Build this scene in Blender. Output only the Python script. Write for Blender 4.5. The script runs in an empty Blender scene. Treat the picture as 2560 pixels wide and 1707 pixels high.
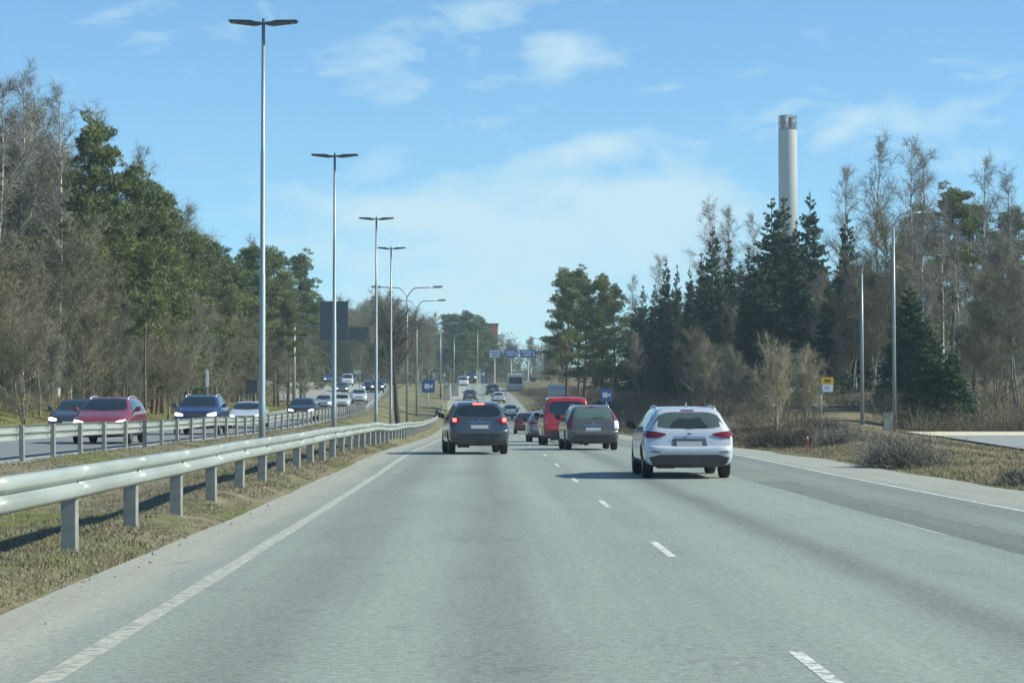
import bpy, bmesh, math, random
import numpy as np
from mathutils import Vector, Matrix
from mathutils.bvhtree import BVHTree
R = math.radians
S = bpy.context.scene
COL = S.collection

# ------------------------------------------------------------------ camera
EYE = 1.4
cam = bpy.data.objects.new('camera', bpy.data.cameras.new('camera'))
COL.objects.link(cam)
cam.data.lens = 78.06; cam.data.sensor_width = 36.0
cam.data.clip_start = 0.1; cam.data.clip_end = 6000
cam.location = (0, 0, EYE)
cam.rotation_euler = (R(90 + 1.74), 0, R(-0.775))
S.camera = cam

# ------------------------------------------------------------------ light
SUN_EL, SUN_AZ = 36.0, -4.0          # azimuth measured from +X (right of the road) towards +Y
def node(nt, typ, **kw):
    n = nt.nodes.new(typ)
    for k, v in kw.items(): setattr(n, k, v)
    return n
W = bpy.data.worlds.new('World'); S.world = W; W.use_nodes = True
nt = W.node_tree; nt.nodes.clear()
wout = node(nt, 'ShaderNodeOutputWorld'); bg = node(nt, 'ShaderNodeBackground')
sky = node(nt, 'ShaderNodeTexSky', sky_type='NISHITA')
sky.sun_disc = False
sky.sun_elevation = R(SUN_EL); sky.sun_rotation = R(90 - SUN_AZ)
sky.altitude = 0; sky.air_density = 0.8; sky.dust_density = 0.0; sky.ozone_density = 2.5
SKY_STRENGTH = 0.11
bg.inputs['Strength'].default_value = SKY_STRENGTH
L = nt.links.new
def mth(op, a, b=None, c=None, clamp=False):
    n = node(nt, 'ShaderNodeMath', operation=op); n.use_clamp = clamp
    for i, v in enumerate((a, b, c)):
        if v is None: continue
        if isinstance(v, (int, float)): n.inputs[i].default_value = v
        else: L(v, n.inputs[i])
    return n.outputs[0]
tc = node(nt, 'ShaderNodeTexCoord'); sep = node(nt, 'ShaderNodeSeparateXYZ'); L(tc.outputs['Generated'], sep.inputs[0])
yy = mth('MAXIMUM', sep.outputs[1], 0.05)
U = mth('DIVIDE', sep.outputs[0], yy); V = mth('DIVIDE', sep.outputs[2], yy)     # cloud layer coordinates by direction
comb = node(nt, 'ShaderNodeCombineXYZ'); L(U, comb.inputs[0]); L(V, comb.inputs[1])
mp = node(nt, 'ShaderNodeMapping'); mp.inputs['Scale'].default_value = (17, 36, 1); L(comb.outputs[0], mp.inputs[0])
n1 = node(nt, 'ShaderNodeTexNoise'); n1.inputs['Scale'].default_value = 1.0; n1.inputs['Detail'].default_value = 10; n1.inputs['Roughness'].default_value = 0.66
n1.inputs['Distortion'].default_value = 0.35
L(mp.outputs[0], n1.inputs['Vector'])
mp2 = node(nt, 'ShaderNodeMapping'); mp2.inputs['Scale'].default_value = (5, 14, 1); mp2.inputs['Rotation'].default_value = (0, 0, R(-12)); L(comb.outputs[0], mp2.inputs[0])
n2 = node(nt, 'ShaderNodeTexNoise'); n2.inputs['Detail'].default_value = 6; L(mp2.outputs[0], n2.inputs['Vector'])
def blob(xd, yd, rx, ry, rot, amp):
    cu, cv = (xd - 1107) / 5100, (939 - yd) / 5100
    du, dv = mth('SUBTRACT', U, cu), mth('SUBTRACT', V, cv)
    ca, sa = math.cos(R(rot)), math.sin(R(rot))
    a = mth('DIVIDE', mth('ADD', mth('MULTIPLY', du, ca), mth('MULTIPLY', dv, sa)), rx / 5100)
    b = mth('DIVIDE', mth('SUBTRACT', mth('MULTIPLY', dv, ca), mth('MULTIPLY', du, sa)), ry / 5100)
    q = mth('ADD', mth('MULTIPLY', a, a), mth('MULTIPLY', b, b))
    e = mth('POWER', 2.718, mth('MULTIPLY', q, -1.0))
    return mth('MULTIPLY', e, amp)
BL = [(1230, 560, 500, 135, 3, 1.1), (1000, 470, 240, 40, 8, .45), (1400, 430, 230, 34, -2, .5), (1500, 480, 260, 60, 3, .5), (900, 480, 190, 45, -2, .45), (1200, 720, 600, 90, 0, .6), (1330, 345, 165, 34, 11, 1.0),
      (860, 140, 120, 55, 20, .55), (1070, 140, 120, 70, 10, .55), (1100, 20, 110, 40, 10, .6), (1280, 130, 95, 70, 35, .72),
      (435, 163, 26, 18, 0, .5), (1935, 300, 90, 26, 35, .62), (1800, 255, 60, 20, 30, .35), (2250, 240, 380, 70, 5, .38), (1530, 200, 60, 14, 5, .4), (1650, 420, 160, 40, -3, .4), (1000, 210, 120, 24, 5, .45)]
tot = None
for b in BL:
    o = blob(*b); tot = o if tot is None else mth('ADD', tot, o)
nn = mth('ADD', mth('MULTIPLY', n1.outputs[0], .7), mth('MULTIPLY', n2.outputs[0], .3))
dens = mth('MULTIPLY', mth('SUBTRACT', mth('ADD', tot, mth('MULTIPLY', mth('SUBTRACT', nn, .5), 4.0)), .20), 1.0, clamp=True)
dens = mth('MULTIPLY', dens, mth('GREATER_THAN', sep.outputs[1], .06))
# keep a smooth shoulder
dens = mth('MULTIPLY', mth('POWER', dens, .8), .86)
mix = node(nt, 'ShaderNodeMix', data_type='RGBA')
CLOUD = (4.3, 5.7, 6.3)
L(dens, mix.inputs[0]); 
tint = node(nt, 'ShaderNodeMix', data_type='RGBA', blend_type='MULTIPLY'); tint.inputs[0].default_value = 1
tint.inputs[7].default_value = (.64, .94, 1.06, 1); L(sky.outputs[0], tint.inputs[6])
L(tint.outputs[2], mix.inputs[6]); mix.inputs[7].default_value = (*CLOUD, 1)
L(mix.outputs[2], bg.inputs['Color']); L(bg.outputs[0], wout.inputs[0])

sund = bpy.data.lights.new('sun', 'SUN'); sund.energy = 4.8; sund.angle = R(.55); sund.color = (.97, .96, .80)
sun = bpy.data.objects.new('sun', sund); COL.objects.link(sun)
dv = Vector((math.cos(R(SUN_EL)) * math.cos(R(SUN_AZ)), math.cos(R(SUN_EL)) * math.sin(R(SUN_AZ)), math.sin(R(SUN_EL))))
sun.rotation_euler = dv.to_track_quat('Z', 'Y').to_euler(); sun.location = (60, 0, 60)
S.view_settings.view_transform = 'Standard'; S.view_settings.look = 'None'
S.view_settings.exposure = 0.5; S.view_settings.gamma = 1
S.cycles.use_denoising = True
S.cycles.max_bounces = 6; S.cycles.transparent_max_bounces = 6; S.cycles.volume_bounces = 0

# ------------------------------------------------------------------ helpers
def tag(o, label=None, cat=None, group=None, kind=None):
    if label: o['label'] = label
    if cat: o['category'] = cat
    if group: o['group'] = group
    if kind: o['kind'] = kind
    return o
def empty(name, loc=(0, 0, 0), rz=0, label=None, cat=None, group=None):
    o = bpy.data.objects.new(name, None); COL.objects.link(o); o.location = loc; o.rotation_euler = (0, 0, rz)
    o.empty_display_size = .2
    return tag(o, label, cat, group)
def link(name, me, mat=None, parent=None, smooth=False):
    o = bpy.data.objects.new(name, me); COL.objects.link(o)
    if mat is not None and not me.materials: me.materials.append(mat)
    if parent is not None: o.parent = parent
    if smooth: me.polygons.foreach_set('use_smooth', [True] * len(me.polygons))
    return o
class MB:
    def __init__(s): s.v = []; s.f = []
    def add(s, vs, fs):
        n = len(s.v); s.v += [tuple(v) for v in vs]; s.f += [tuple(i + n for i in f) for f in fs]; return s
    def box(s, c, sz, rz=0, taper=1.0):
        x, y, z = [q / 2 for q in sz]; ca, sa = math.cos(rz), math.sin(rz)
        vs = []
        for dz, t in ((-z, 1), (z, taper)):
            for dx, dy in ((-x, -y), (x, -y), (x, y), (-x, y)):
                dx, dy = dx * t, dy * t
                vs.append((c[0] + dx * ca - dy * sa, c[1] + dx * sa + dy * ca, c[2] + dz))
        return s.add(vs, [(3, 2, 1, 0), (4, 5, 6, 7), (0, 1, 5, 4), (1, 2, 6, 5), (2, 3, 7, 6), (3, 0, 4, 7)])
    def tube(s, pts, rad, n=8, cap=True):
        pts = [Vector(p) for p in pts]
        if isinstance(rad, (int, float)): rad = [rad] * len(pts)
        vs = []; fs = []
        for i, p in enumerate(pts):
            d = (pts[min(i + 1, len(pts) - 1)] - pts[max(i - 1, 0)]).normalized()
            a = d.cross(Vector((0, 1, 0)) if abs(d.y) < .9 else Vector((1, 0, 0))).normalized(); b = d.cross(a)
            for k in range(n):
                t = 2 * math.pi * k / n
                vs.append(p + (a * math.cos(t) + b * math.sin(t)) * rad[i])
        for i in range(len(pts) - 1):
            for k in range(n):
                k2 = (k + 1) % n
                fs.append((i * n + k, i * n + k2, (i + 1) * n + k2, (i + 1) * n + k))
        if cap: fs.append(tuple(range(n - 1, -1, -1))); fs.append(tuple((len(pts) - 1) * n + k for k in range(n)))
        return s.add(vs, fs)
    def extrude(s, poly, y0, y1, plane='xz'):
        """polygon in xz (or yz) extruded along the third axis"""
        n = len(poly)
        if plane == 'xz': vs = [(a, y0, b) for a, b in poly] + [(a, y1, b) for a, b in poly]
        else: vs = [(y0, a, b) for a, b in poly] + [(y1, a, b) for a, b in poly]
        fs = [tuple(range(n)), tuple(range(2 * n - 1, n - 1, -1))]
        fs += [(i, i + n, (i + 1) % n + n, (i + 1) % n) for i in range(n)]
        return s.add(vs, fs)
    def mesh(s, name='m'):
        me = bpy.data.meshes.new(name); me.from_pydata(s.v, [], s.f); me.validate()
        bm = bmesh.new(); bm.from_mesh(me); bmesh.ops.recalc_face_normals(bm, faces=bm.faces); bm.to_mesh(me); bm.free()
        return me
    def build(s, name, mat, parent=None, smooth=False):
        return link(name, s.mesh(name), mat, parent, smooth)
def tri_mesh(name, V):
    """V: (n,3,3) triangles"""
    V = np.asarray(V, dtype=np.float32); n = len(V)
    me = bpy.data.meshes.new(name)
    me.vertices.add(n * 3); me.vertices.foreach_set('co', V.reshape(-1))
    me.loops.add(n * 3); me.loops.foreach_set('vertex_index', np.arange(n * 3, dtype=np.int32))
    me.polygons.add(n); me.polygons.foreach_set('loop_start', np.arange(0, n * 3, 3, dtype=np.int32))
    me.polygons.foreach_set('loop_total', np.full(n, 3, dtype=np.int32))
    me.update(calc_edges=True)
    return me
def grid_mesh(name, P, quads_ok=None):
    """P: (r,c,3) grid"""
    r, c = P.shape[:2]
    me = bpy.data.meshes.new(name)
    idx = np.arange(r * c).reshape(r, c)
    f = np.stack([idx[:-1, :-1], idx[:-1, 1:], idx[1:, 1:], idx[1:, :-1]], -1).reshape(-1, 4)
    me.from_pydata(P.reshape(-1, 3).tolist(), [], f.tolist()); 
    return me

# ------------------------------------------------------------------ materials
def mat(name, col, rough=.6, metal=0, spec=.5, coat=0, var=0, vscale=3.0, emit=None, es=0, bump=0, bscale=20, col2=None, obj_rand=0, translucent=0, vstretch=(1, 1, 1), transm=0):
    m = bpy.data.materials.new(name); m.use_nodes = True; t = m.node_tree; b = t.nodes['Principled BSDF']
    b.inputs['Base Color'].default_value = (*col, 1); b.inputs['Roughness'].default_value = rough; b.inputs['Metallic'].default_value = metal
    b.inputs['Specular IOR Level'].default_value = spec
    if coat: b.inputs['Coat Weight'].default_value = coat; b.inputs['Coat Roughness'].default_value = .06
    if emit: b.inputs['Emission Color'].default_value = (*emit, 1); b.inputs['Emission Strength'].default_value = es
    if var or col2:
        tcx = t.nodes.new('ShaderNodeTexCoord'); mpx = t.nodes.new('ShaderNodeMapping'); mpx.inputs['Scale'].default_value = vstretch
        t.links.new(tcx.outputs['Object'], mpx.inputs[0])
        nz = t.nodes.new('ShaderNodeTexNoise'); nz.inputs['Scale'].default_value = vscale; nz.inputs['Detail'].default_value = 5
        t.links.new(mpx.outputs[0], nz.inputs['Vector'])
        rp = t.nodes.new('ShaderNodeValToRGB'); rp.color_ramp.elements[0].position = .35; rp.color_ramp.elements[1].position = .65
        c2 = col2 or tuple(c * (1 + var) for c in col); c1 = col if col2 else tuple(c * (1 - var) for c in col)
        rp.color_ramp.elements[0].color = (*c1, 1); rp.color_ramp.elements[1].color = (*c2, 1)
        t.links.new(nz.outputs[0], rp.inputs[0]); out = rp.outputs[0]
        if obj_rand:
            oi = t.nodes.new('ShaderNodeObjectInfo'); hs = t.nodes.new('ShaderNodeHueSaturation')
            mr = t.nodes.new('ShaderNodeMapRange'); mr.inputs[3].default_value = 1 - obj_rand; mr.inputs[4].default_value = 1 + obj_rand
            t.links.new(oi.outputs['Random'], mr.inputs[0]); t.links.new(mr.outputs[0], hs.inputs['Value']); t.links.new(out, hs.inputs['Color']); out = hs.outputs[0]
        t.links.new(out, b.inputs['Base Color'])
    if bump:
        tcx = t.nodes.new('ShaderNodeTexCoord'); nz = t.nodes.new('ShaderNodeTexNoise'); nz.inputs['Scale'].default_value = bscale; nz.inputs['Detail'].default_value = 4
        t.links.new(tcx.outputs['Object'], nz.inputs['Vector']); bp = t.nodes.new('ShaderNodeBump'); bp.inputs['Strength'].default_value = bump; bp.inputs['Distance'].default_value = .02
        t.links.new(nz.outputs[0], bp.inputs['Height']); t.links.new(bp.outputs[0], b.inputs['Normal'])
    if translucent:
        tr = t.nodes.new('ShaderNodeBsdfTranslucent'); mx = t.nodes.new('ShaderNodeMixShader'); mx.inputs[0].default_value = translucent
        src = b.inputs['Base Color'].links[0].from_socket if b.inputs['Base Color'].links else None
        if src: t.links.new(src, tr.inputs[0])
        else: tr.inputs[0].default_value = (*col, 1)
        t.links.new(b.outputs[0], mx.inputs[1]); t.links.new(tr.outputs[0], mx.inputs[2]); t.links.new(mx.outputs[0], t.nodes['Material Output'].inputs[0])
    return m

GALV = mat('galvanised_steel', (.31, .335, .31), rough=.5, metal=.2, var=.16, vscale=1.3, vstretch=(1, .35, 2.5))
GALVP = mat('galvanised_post', (.27, .27, .25), rough=.55, metal=.2, var=.15, vscale=9)
POLE = mat('lamp_pole_steel', (.30, .34, .34), rough=.42, metal=.35, var=.06, vscale=1.5)
HEADM = mat('lamp_head', (.045, .055, .07), rough=.5)
RUBBER = mat('rubber', (.018, .018, .02), rough=.8)
RIMM = mat('alloy_rim', (.45, .46, .48), rough=.3, metal=.8)
GLASS = mat('car_glass', (.012, .018, .02), rough=.06, spec=.9, coat=.4)
GLASSG = mat('car_glass_green', (.09, .14, .13), rough=.08, spec=.9)
PLAST = mat('black_plastic', (.03, .03, .033), rough=.6)
BUMP = mat('bumper_plastic', (.062, .055, .055), rough=.55, var=.2, vscale=4)
PLATE = mat('number_plate', (.42, .44, .45), rough=.4)
TAIL = mat('tail_lamp', (.17, .010, .018), rough=.15, coat=.8)
TAILON = mat('brake_lamp_lit', (.8, .05, .03), rough=.2, emit=(1, .10, .07), es=4)
CLEAR = mat('clear_lens', (.7, .72, .74), rough=.12, coat=.8)
HEADL = mat('headlamp_lit', (.9, .9, .85), rough=.2, emit=(1, .96, .85), es=2.2)
CHROME = mat('chrome', (.7, .7, .72), rough=.12, metal=1)
BLUE = mat('sign_blue', (.045, .13, .34), rough=.4)
WHITE = mat('white_paint', (.78, .8, .8), rough=.5)
YEL = mat('sign_yellow', (.85, .45, .03), rough=.5)
DARKBACK = mat('sign_back', (.06, .08, .11), rough=.55)
REDP = mat('red_plastic', (.5, .06, .05), rough=.5)
CONC = mat('concrete', (.46, .44, .36), rough=.9, var=.18, vscale=.8)

# ------------------------------------------------------------------ layout functions
def pw(xs, ys):
    """smooth monotone-ish interpolation through control points"""
    xs = np.array(xs, float); ys = np.array(ys, float)
    m = np.gradient(ys, xs)
    def f(x):
        x = np.asarray(x, float); xc = np.clip(x, xs[0], xs[-1]); i = np.clip(np.searchsorted(xs, xc) - 1, 0, len(xs) - 2)
        h = xs[i + 1] - xs[i]; t = (xc - xs[i]) / h
        return ((2*t**3 - 3*t**2 + 1) * ys[i] + (t**3 - 2*t**2 + t) * h * m[i] + (-2*t**3 + 3*t**2) * ys[i + 1] + (t**3 - t**2) * h * m[i + 1])
    return f
zr = pw([-40, 0, 45, 66, 100, 150, 200, 240, 290, 330, 370, 420, 470, 600, 1600], [0, 0, 0, .05, -.12, -.28, -.1, .4, 2.2, 3.6, 4.8, 6.1, 6.7, 7.2, 7.5])
zl = pw([-40, 0, 45, 70, 110, 141, 190, 230, 260, 300, 340, 390, 450, 600, 1600], [.2, .2, .28, .32, .4, .65, 1.0, 1.5, 2.4, 3.6, 4.7, 5.9, 6.8, 7.4, 7.6])
sr = pw([-40, 0, 140, 200, 240, 290, 340, 400, 500, 700, 1600], [0, 0, 0, -.2, -.5, -1.3, -2.1, -3.6, -8, -22, -80])
sl = pw([-40, 0, 140, 200, 240, 300, 340, 400, 500, 700, 1600], [0, 0, 0, -1.0, -2.0, -3.3, -4.5, -8, -16, -36, -110])
def sst(a, b, x):
    t = np.clip((x - a) / (b - a), 0, 1); return t * t * (3 - 2 * t)
RL, RR = -3.25, 9.2        # right carriageway incl. shoulders
LL, LR = -18.2, -9.7       # left carriageway
# hashing value noise
def vnoise(x, y, s, seed=0):
    x = x / s; y = y / s; xi = np.floor(x); yi = np.floor(y); fx = x - xi; fy = y - yi; fx = fx*fx*(3-2*fx); fy = fy*fy*(3-2*fy)
    def h(a, b): v = np.sin(a * 127.1 + b * 311.7 + seed * 74.7) * 43758.5453; return v - np.floor(v)
    return (h(xi, yi)*(1-fx)+h(xi+1, yi)*fx)*(1-fy) + (h(xi, yi+1)*(1-fx)+h(xi+1, yi+1)*fx)*fy
def G(x, y):
    x = np.asarray(x, float); y = np.asarray(y, float)
    a, b, s1, s2 = zr(y), zl(y), sr(y), sl(y)
    xr, xl = x - s1, x - s2
    rb = np.where(y < 118, 1, 0)
    # right bank
    RRa = RR - 3.0 * sst(165, 240, y)
    dd = np.maximum(xr - RRa, 0)
    near = np.interp(dd, [0, .8, 3, 6, 9, 25, 60], [0, .03, .09, .05, .0, .2, .8])
    far = np.interp(dd, [0, .8, 4, 8, 20, 60], [0, .1, 1.1, 2.2, 3.0, 5.0])
    vfar = np.interp(dd, [0, 1, 6, 20, 60], [0, .05, .5, 1.2, 2.5])
    w = sst(72, 125, y - np.clip(dd - 8, 0, 10) * 1.5 - np.clip(dd - 16, 0, 12) * 2.5); w2 = sst(235, 300, y)
    far = far * (.35 + .65 * sst(112, 155, y)); bank = (near * (1 - w) + far * w) * (1 - w2) + vfar * w2
    mound = .35 * np.exp(-((x - 12.6) / 2.6) ** 2 - ((y - 66) / 8) ** 2)
    zR = a - .05 + bank + mound
    # left bank
    dl = np.maximum(LL - xl, 0)
    zL = b - .05 + np.interp(dl, [0, 1.5, 4, 8, 16, 40, 90], [0, .02, .5, 1.4, 2.4, 4, 6]) * (1 - .45 * sst(160, 230, y)) * (1 - .7 * sst(225, 290, y))
    # median
    x0 = LR + s2; x1 = RL + s1
    t = np.clip((x - x0) / (x1 - x0), 0, 1)
    edge = np.minimum(np.minimum((x - x0), (x1 - x)) / .6, 1)
    med = (b * (1 - t) + a * t) - .05 + np.clip(edge, 0, 1) * .15 - .30 * np.sin(np.pi * t) ** 4
    z = np.where(x > x1, zR, np.where(x < x0, zL, med))
    off = np.where((x > x1) & (xr < RRa), 0, np.where((x < x0) & (xl > LL), 0, 1))
    z = z + off * ((vnoise(x, y, 1.3) - .5) * .09 + (vnoise(x, y, 5, 3) - .5) * .16) * np.clip(np.minimum(np.abs(xr - RRa), np.abs(xl - LL)) / 1.5, .25, 1)
    # flat area of the side road
    sd = sst(12.6, 17.6, x - .12 * (y - 66)) * (1 - sst(112, 140, y))
    z = z * (1 - sd) + sd * .06
    return z - .0
def g(x, y): return float(G(x, y))
def X(xd, d): return (xd - 1107) * d / 5100
def Zh(yd, d): return EYE - (yd - 939) * d / 5100

# ------------------------------------------------------------------ ground
ys = np.concatenate([np.arange(-40, 8, 4), np.arange(8, 130, .7), np.arange(130, 480, 3), np.arange(480, 1001, 20)])
xs = np.concatenate([np.arange(-500, -120, 38), np.arange(-120, -40, 5), np.arange(-40, -19, 1.2), np.arange(-19, 22, .32), np.arange(22, 60, 1.5), np.arange(60, 140, 8), np.arange(140, 530, 38)])
XX, YY = np.meshgrid(xs, ys)
P = np.stack([XX, YY, G(XX, YY)], -1)
def ground_mat():
    m = bpy.data.materials.new('ground_grass'); m.use_nodes = True; t = m.node_tree; b = t.nodes['Principled BSDF']; b.inputs['Roughness'].default_value = .95; b.inputs['Specular IOR Level'].default_value = .15
    tcx = t.nodes.new('ShaderNodeTexCoord')
    def nz(s, d=5, st=(1, 1, 1)):
        mpx = t.nodes.new('ShaderNodeMapping'); mpx.inputs['Scale'].default_value = st; t.links.new(tcx.outputs['Object'], mpx.inputs[0])
        n = t.nodes.new('ShaderNodeTexNoise'); n.inputs['Scale'].default_value = s; n.inputs['Detail'].default_value = d; n.inputs['Roughness'].default_value = .6; t.links.new(mpx.outputs[0], n.inputs['Vector']); return n.outputs[0]
    def ramp(src, p0, p1, c0, c1):
        r = t.nodes.new('ShaderNodeValToRGB'); r.color_ramp.elements[0].position = p0; r.color_ramp.elements[1].position = p1; r.color_ramp.elements[0].color = (*c0, 1); r.color_ramp.elements[1].color = (*c1, 1); t.links.new(src, r.inputs[0]); return r.outputs[0]
    def mixc(f, a, c):
        x = t.nodes.new('ShaderNodeMix'); x.data_type = 'RGBA'; t.links.new(f, x.inputs[0])
        for s, i in ((a, 6), (c, 7)):
            if isinstance(s, tuple): x.inputs[i].default_value = (*s, 1)
            else: t.links.new(s, x.inputs[i])
        return x.outputs[2]
    dry = ramp(nz(3.0), .3, .7, (.13, .11, .07), (.27, .24, .16))
    green = ramp(nz(1.2), .3, .7, (.085, .095, .035), (.17, .19, .06))
    patch = ramp(nz(.25, 4, (1, .5, 1)), .46, .6, (0, 0, 0), (1, 1, 1))
    c = mixc(patch, dry, green)
    # greener to the left of the left carriageway
    sp = t.nodes.new('ShaderNodeSeparateXYZ'); t.links.new(tcx.outputs['Object'], sp.inputs[0])
    mr = t.nodes.new('ShaderNodeMapRange'); mr.inputs[1].default_value = -18.5; mr.inputs[2].default_value = -20.5; t.links.new(sp.outputs[0], mr.inputs[0])
    mrr = t.nodes.new('ShaderNodeMapRange'); mrr.inputs[1].default_value = 8.5; mrr.inputs[2].default_value = 11; t.links.new(sp.outputs[0], mrr.inputs[0])
    earth = mixc(ramp(nz(.5, 5), .42, .62, (0, 0, 0), (1, 1, 1)), ramp(nz(3.5), .3, .7, (.10, .08, .05), (.235, .19, .12)), ramp(nz(2.5), .3, .7, (.15, .125, .07), (.29, .25, .145)))
    c = mixc(mrr.outputs[0], c, earth)
    lush = ramp(nz(.9), .3, .7, (.11, .125, .035), (.22, .235, .06))
    litter = ramp(nz(.35), .45, .62, (0, 0, 0), (1, 1, 1))
    lush = mixc(litter, lush, ramp(nz(4), .3, .7, (.10, .08, .05), (.2, .16, .09)))
    c = mixc(mr.outputs[0], c, lush)
    fine = ramp(nz(14, 3), .3, .7, (.62, .62, .62), (1.25, 1.25, 1.25))
    mu = t.nodes.new('ShaderNodeMix'); mu.data_type = 'RGBA'; mu.blend_type = 'MULTIPLY'; mu.inputs[0].default_value = 1; t.links.new(c, mu.inputs[6]); t.links.new(fine, mu.inputs[7])
    t.links.new(mu.outputs[2], b.inputs['Base Color'])
    return m
GM = ground_mat()
tag(link('ground', grid_mesh('ground', P), GM, smooth=True), 'dry grassy ground under the roads and woods', kind='structure')

# ------------------------------------------------------------------ road sheets
def asphalt(name, base, right=False):
    m = bpy.data.materials.new(name); m.use_nodes = True; t = m.node_tree; b = t.nodes['Principled BSDF']; b.inputs['Roughness'].default_value = .8; b.inputs['Specular IOR Level'].default_value = .35
    tcx = t.nodes.new('ShaderNodeTexCoord'); sp = t.nodes.new('ShaderNodeSeparateXYZ'); t.links.new(tcx.outputs['Object'], sp.inputs[0])
    def M(op, a, c=None, clamp=False):
        n = t.nodes.new('ShaderNodeMath'); n.operation = op; n.use_clamp = clamp
        for i, v in enumerate((a, c)):
            if v is None: continue
            if isinstance(v, (int, float)): n.inputs[i].default_value = v
            else: t.links.new(v, n.inputs[i])
        return n.outputs[0]
    def nz(s, d=4, st=(1, 1, 1), rough=.6):
        mpx = t.nodes.new('ShaderNodeMapping'); mpx.inputs['Scale'].default_value = st; t.links.new(tcx.outputs['Object'], mpx.inputs[0])
        n = t.nodes.new('ShaderNodeTexNoise'); n.inputs['Scale'].default_value = s; n.inputs['Detail'].default_value = d; n.inputs['Roughness'].default_value = rough; t.links.new(mpx.outputs[0], n.inputs['Vector']); return M('SUBTRACT', n.outputs[0], .5)
    v = M('ADD', 1.0, M('MULTIPLY', nz(2.2, 3, (1, .02, 1)), .35))          # streaks along the road
    v = M('ADD', v, M('MULTIPLY', nz(16, 3), 1.0))                          # aggregate
    v = M('ADD', v, M('MULTIPLY', nz(45, 2), .9))
    v = M('ADD', v, M('MULTIPLY', nz(.5, 4, (1, .35, 1)), .25))
    xw = M('ADD', sp.outputs[0], M('MULTIPLY', nz(.25, 2, (.3, 1, 1)), .35))
    def band(c, w, amp):
        q = M('DIVIDE', M('SUBTRACT', xw, c), w)
        e = M('POWER', 2.718, M('MULTIPLY', M('MULTIPLY', q, q), -1.0))
        return M('MULTIPLY', e, amp)
    if right:
        for c, w, a in ((-1.45, .36, -.17), (.12, .30, -.19), (-.65, .3, .07), (.9, .3, .07), (3.3, .26, -.27), (4.6, .35, .06), (2.5, .4, .08), (6.6, .3, .06)):
            v = M('ADD', v, band(c, w, a))
        third = M('MULTIPLY', M('GREATER_THAN', M('ADD', sp.outputs[0], M('MULTIPLY', nz(6, 2), .05)), 5.22), M('LESS_THAN', sp.outputs[0], 7.6))
        v = M('SUBTRACT', v, M('MULTIPLY', third, .20))
        patch = M('MULTIPLY', M('MULTIPLY', M('GREATER_THAN', sp.outputs[0], 5.24), M('LESS_THAN', M('ADD', sp.outputs[0], M('MULTIPLY', nz(.8, 2), .5)), 6.0)), M('LESS_THAN', sp.outputs[1], 43))
        v = M('SUBTRACT', v, M('MULTIPLY', patch, .17))
        seam = M('LESS_THAN', M('ABSOLUTE', M('SUBTRACT', M('ADD', sp.outputs[0], M('MULTIPLY', nz(2, 3, (1, .3, 1)), .05)), 1.96)), .012)
        v = M('SUBTRACT', v, M('MULTIPLY', seam, .07))
        crack = M('MULTIPLY', M('LESS_THAN', M('ABSOLUTE', nz(.55, 6)), .0035), M('GREATER_THAN', nz(.13, 2), .03))
        v = M('SUBTRACT', v, M('MULTIPLY', crack, .15))
        stain = M('MULTIPLY', M('SUBTRACT', nz(1.3, 2, (1, .5, 1)), .13, True), 1.6, True)
        v = M('SUBTRACT', v, M('MULTIPLY', stain, 1.0))
    sh = M('MULTIPLY', M('SUBTRACT', M('ADD', M('ABSOLUTE', M('SUBTRACT', sp.outputs[0], 2.6 if right else -13.95)), M('MULTIPLY', nz(1.5, 3, (1, .2, 1)), .8)), 4.95 if right else 3.9), 2.2, clamp=True)
    cmx = t.nodes.new('ShaderNodeMix'); cmx.data_type = 'RGBA'; t.links.new(sh, cmx.inputs[0]); cmx.inputs[6].default_value = (*base, 1); cmx.inputs[7].default_value = (.335, .335, .285, 1)
    vm = t.nodes.new('ShaderNodeVectorMath'); vm.operation = 'SCALE'; t.links.new(cmx.outputs[2], vm.inputs[0]); t.links.new(v, vm.inputs['Scale'])
    t.links.new(vm.outputs[0], b.inputs['Base Color'])
    bp = t.nodes.new('ShaderNodeBump'); bp.inputs['Strength'].default_value = .35; bp.inputs['Distance'].default_value = .01
    t.links.new(nz(60, 3), bp.inputs['Height']); t.links.new(bp.outputs[0], b.inputs['Normal'])
    return m
ASP_R = asphalt('asphalt_bleached', (.252, .278, .246), True)
ASP_L = asphalt('asphalt_left', (.205, .215, .215))
def strip(x0, x1, y0, y1, zf, sf, dz, nx=2, dy=2.0, wob=0):
    yy_ = np.arange(y0, y1 + .01, dy if y1 - y0 > dy else (y1 - y0) / 2)
    rows = []
    for k, y in enumerate(yy_):
        a = x0 - (wob * (float(vnoise(0, y, 1.7, 9)) - .3) if wob else 0); b = x1 + (wob * (float(vnoise(3, y, 1.1, 5)) - .3) if wob else 0)
        xx = np.linspace(a, b, nx) + float(sf(y)); rows.append(np.stack([xx, np.full(nx, y), np.full(nx, float(zf(y)) + dz)], -1))
    return np.array(rows)
def RRf(y): return RR - 3.0 * float(sst(165, 240, y))
def road_right():
    rows = []
    for y in np.arange(-40, 960, 2.5):
        a = RL - .10 * (float(vnoise(0, y, 3.1, 9)) - .3); b = RRf(y) + .3 * (float(vnoise(3, y, 1.9, 5)) - .3)
        rows.append(np.stack([np.linspace(a, b, 12) + float(sr(y)), np.full(12, y), np.full(12, float(zr(y)))], -1))
    return np.array(rows)
tag(link('road', grid_mesh('road', road_right()), ASP_R, smooth=True), 'pale bleached asphalt of the carriageway with the cars seen from behind', kind='structure')
tag(link('road', grid_mesh('road2', strip(LL, LR, -40, 960, zl, sl, 0, 8, 2.5, .12)), ASP_L, smooth=True), 'asphalt carriageway of the oncoming traffic', kind='structure')
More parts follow.
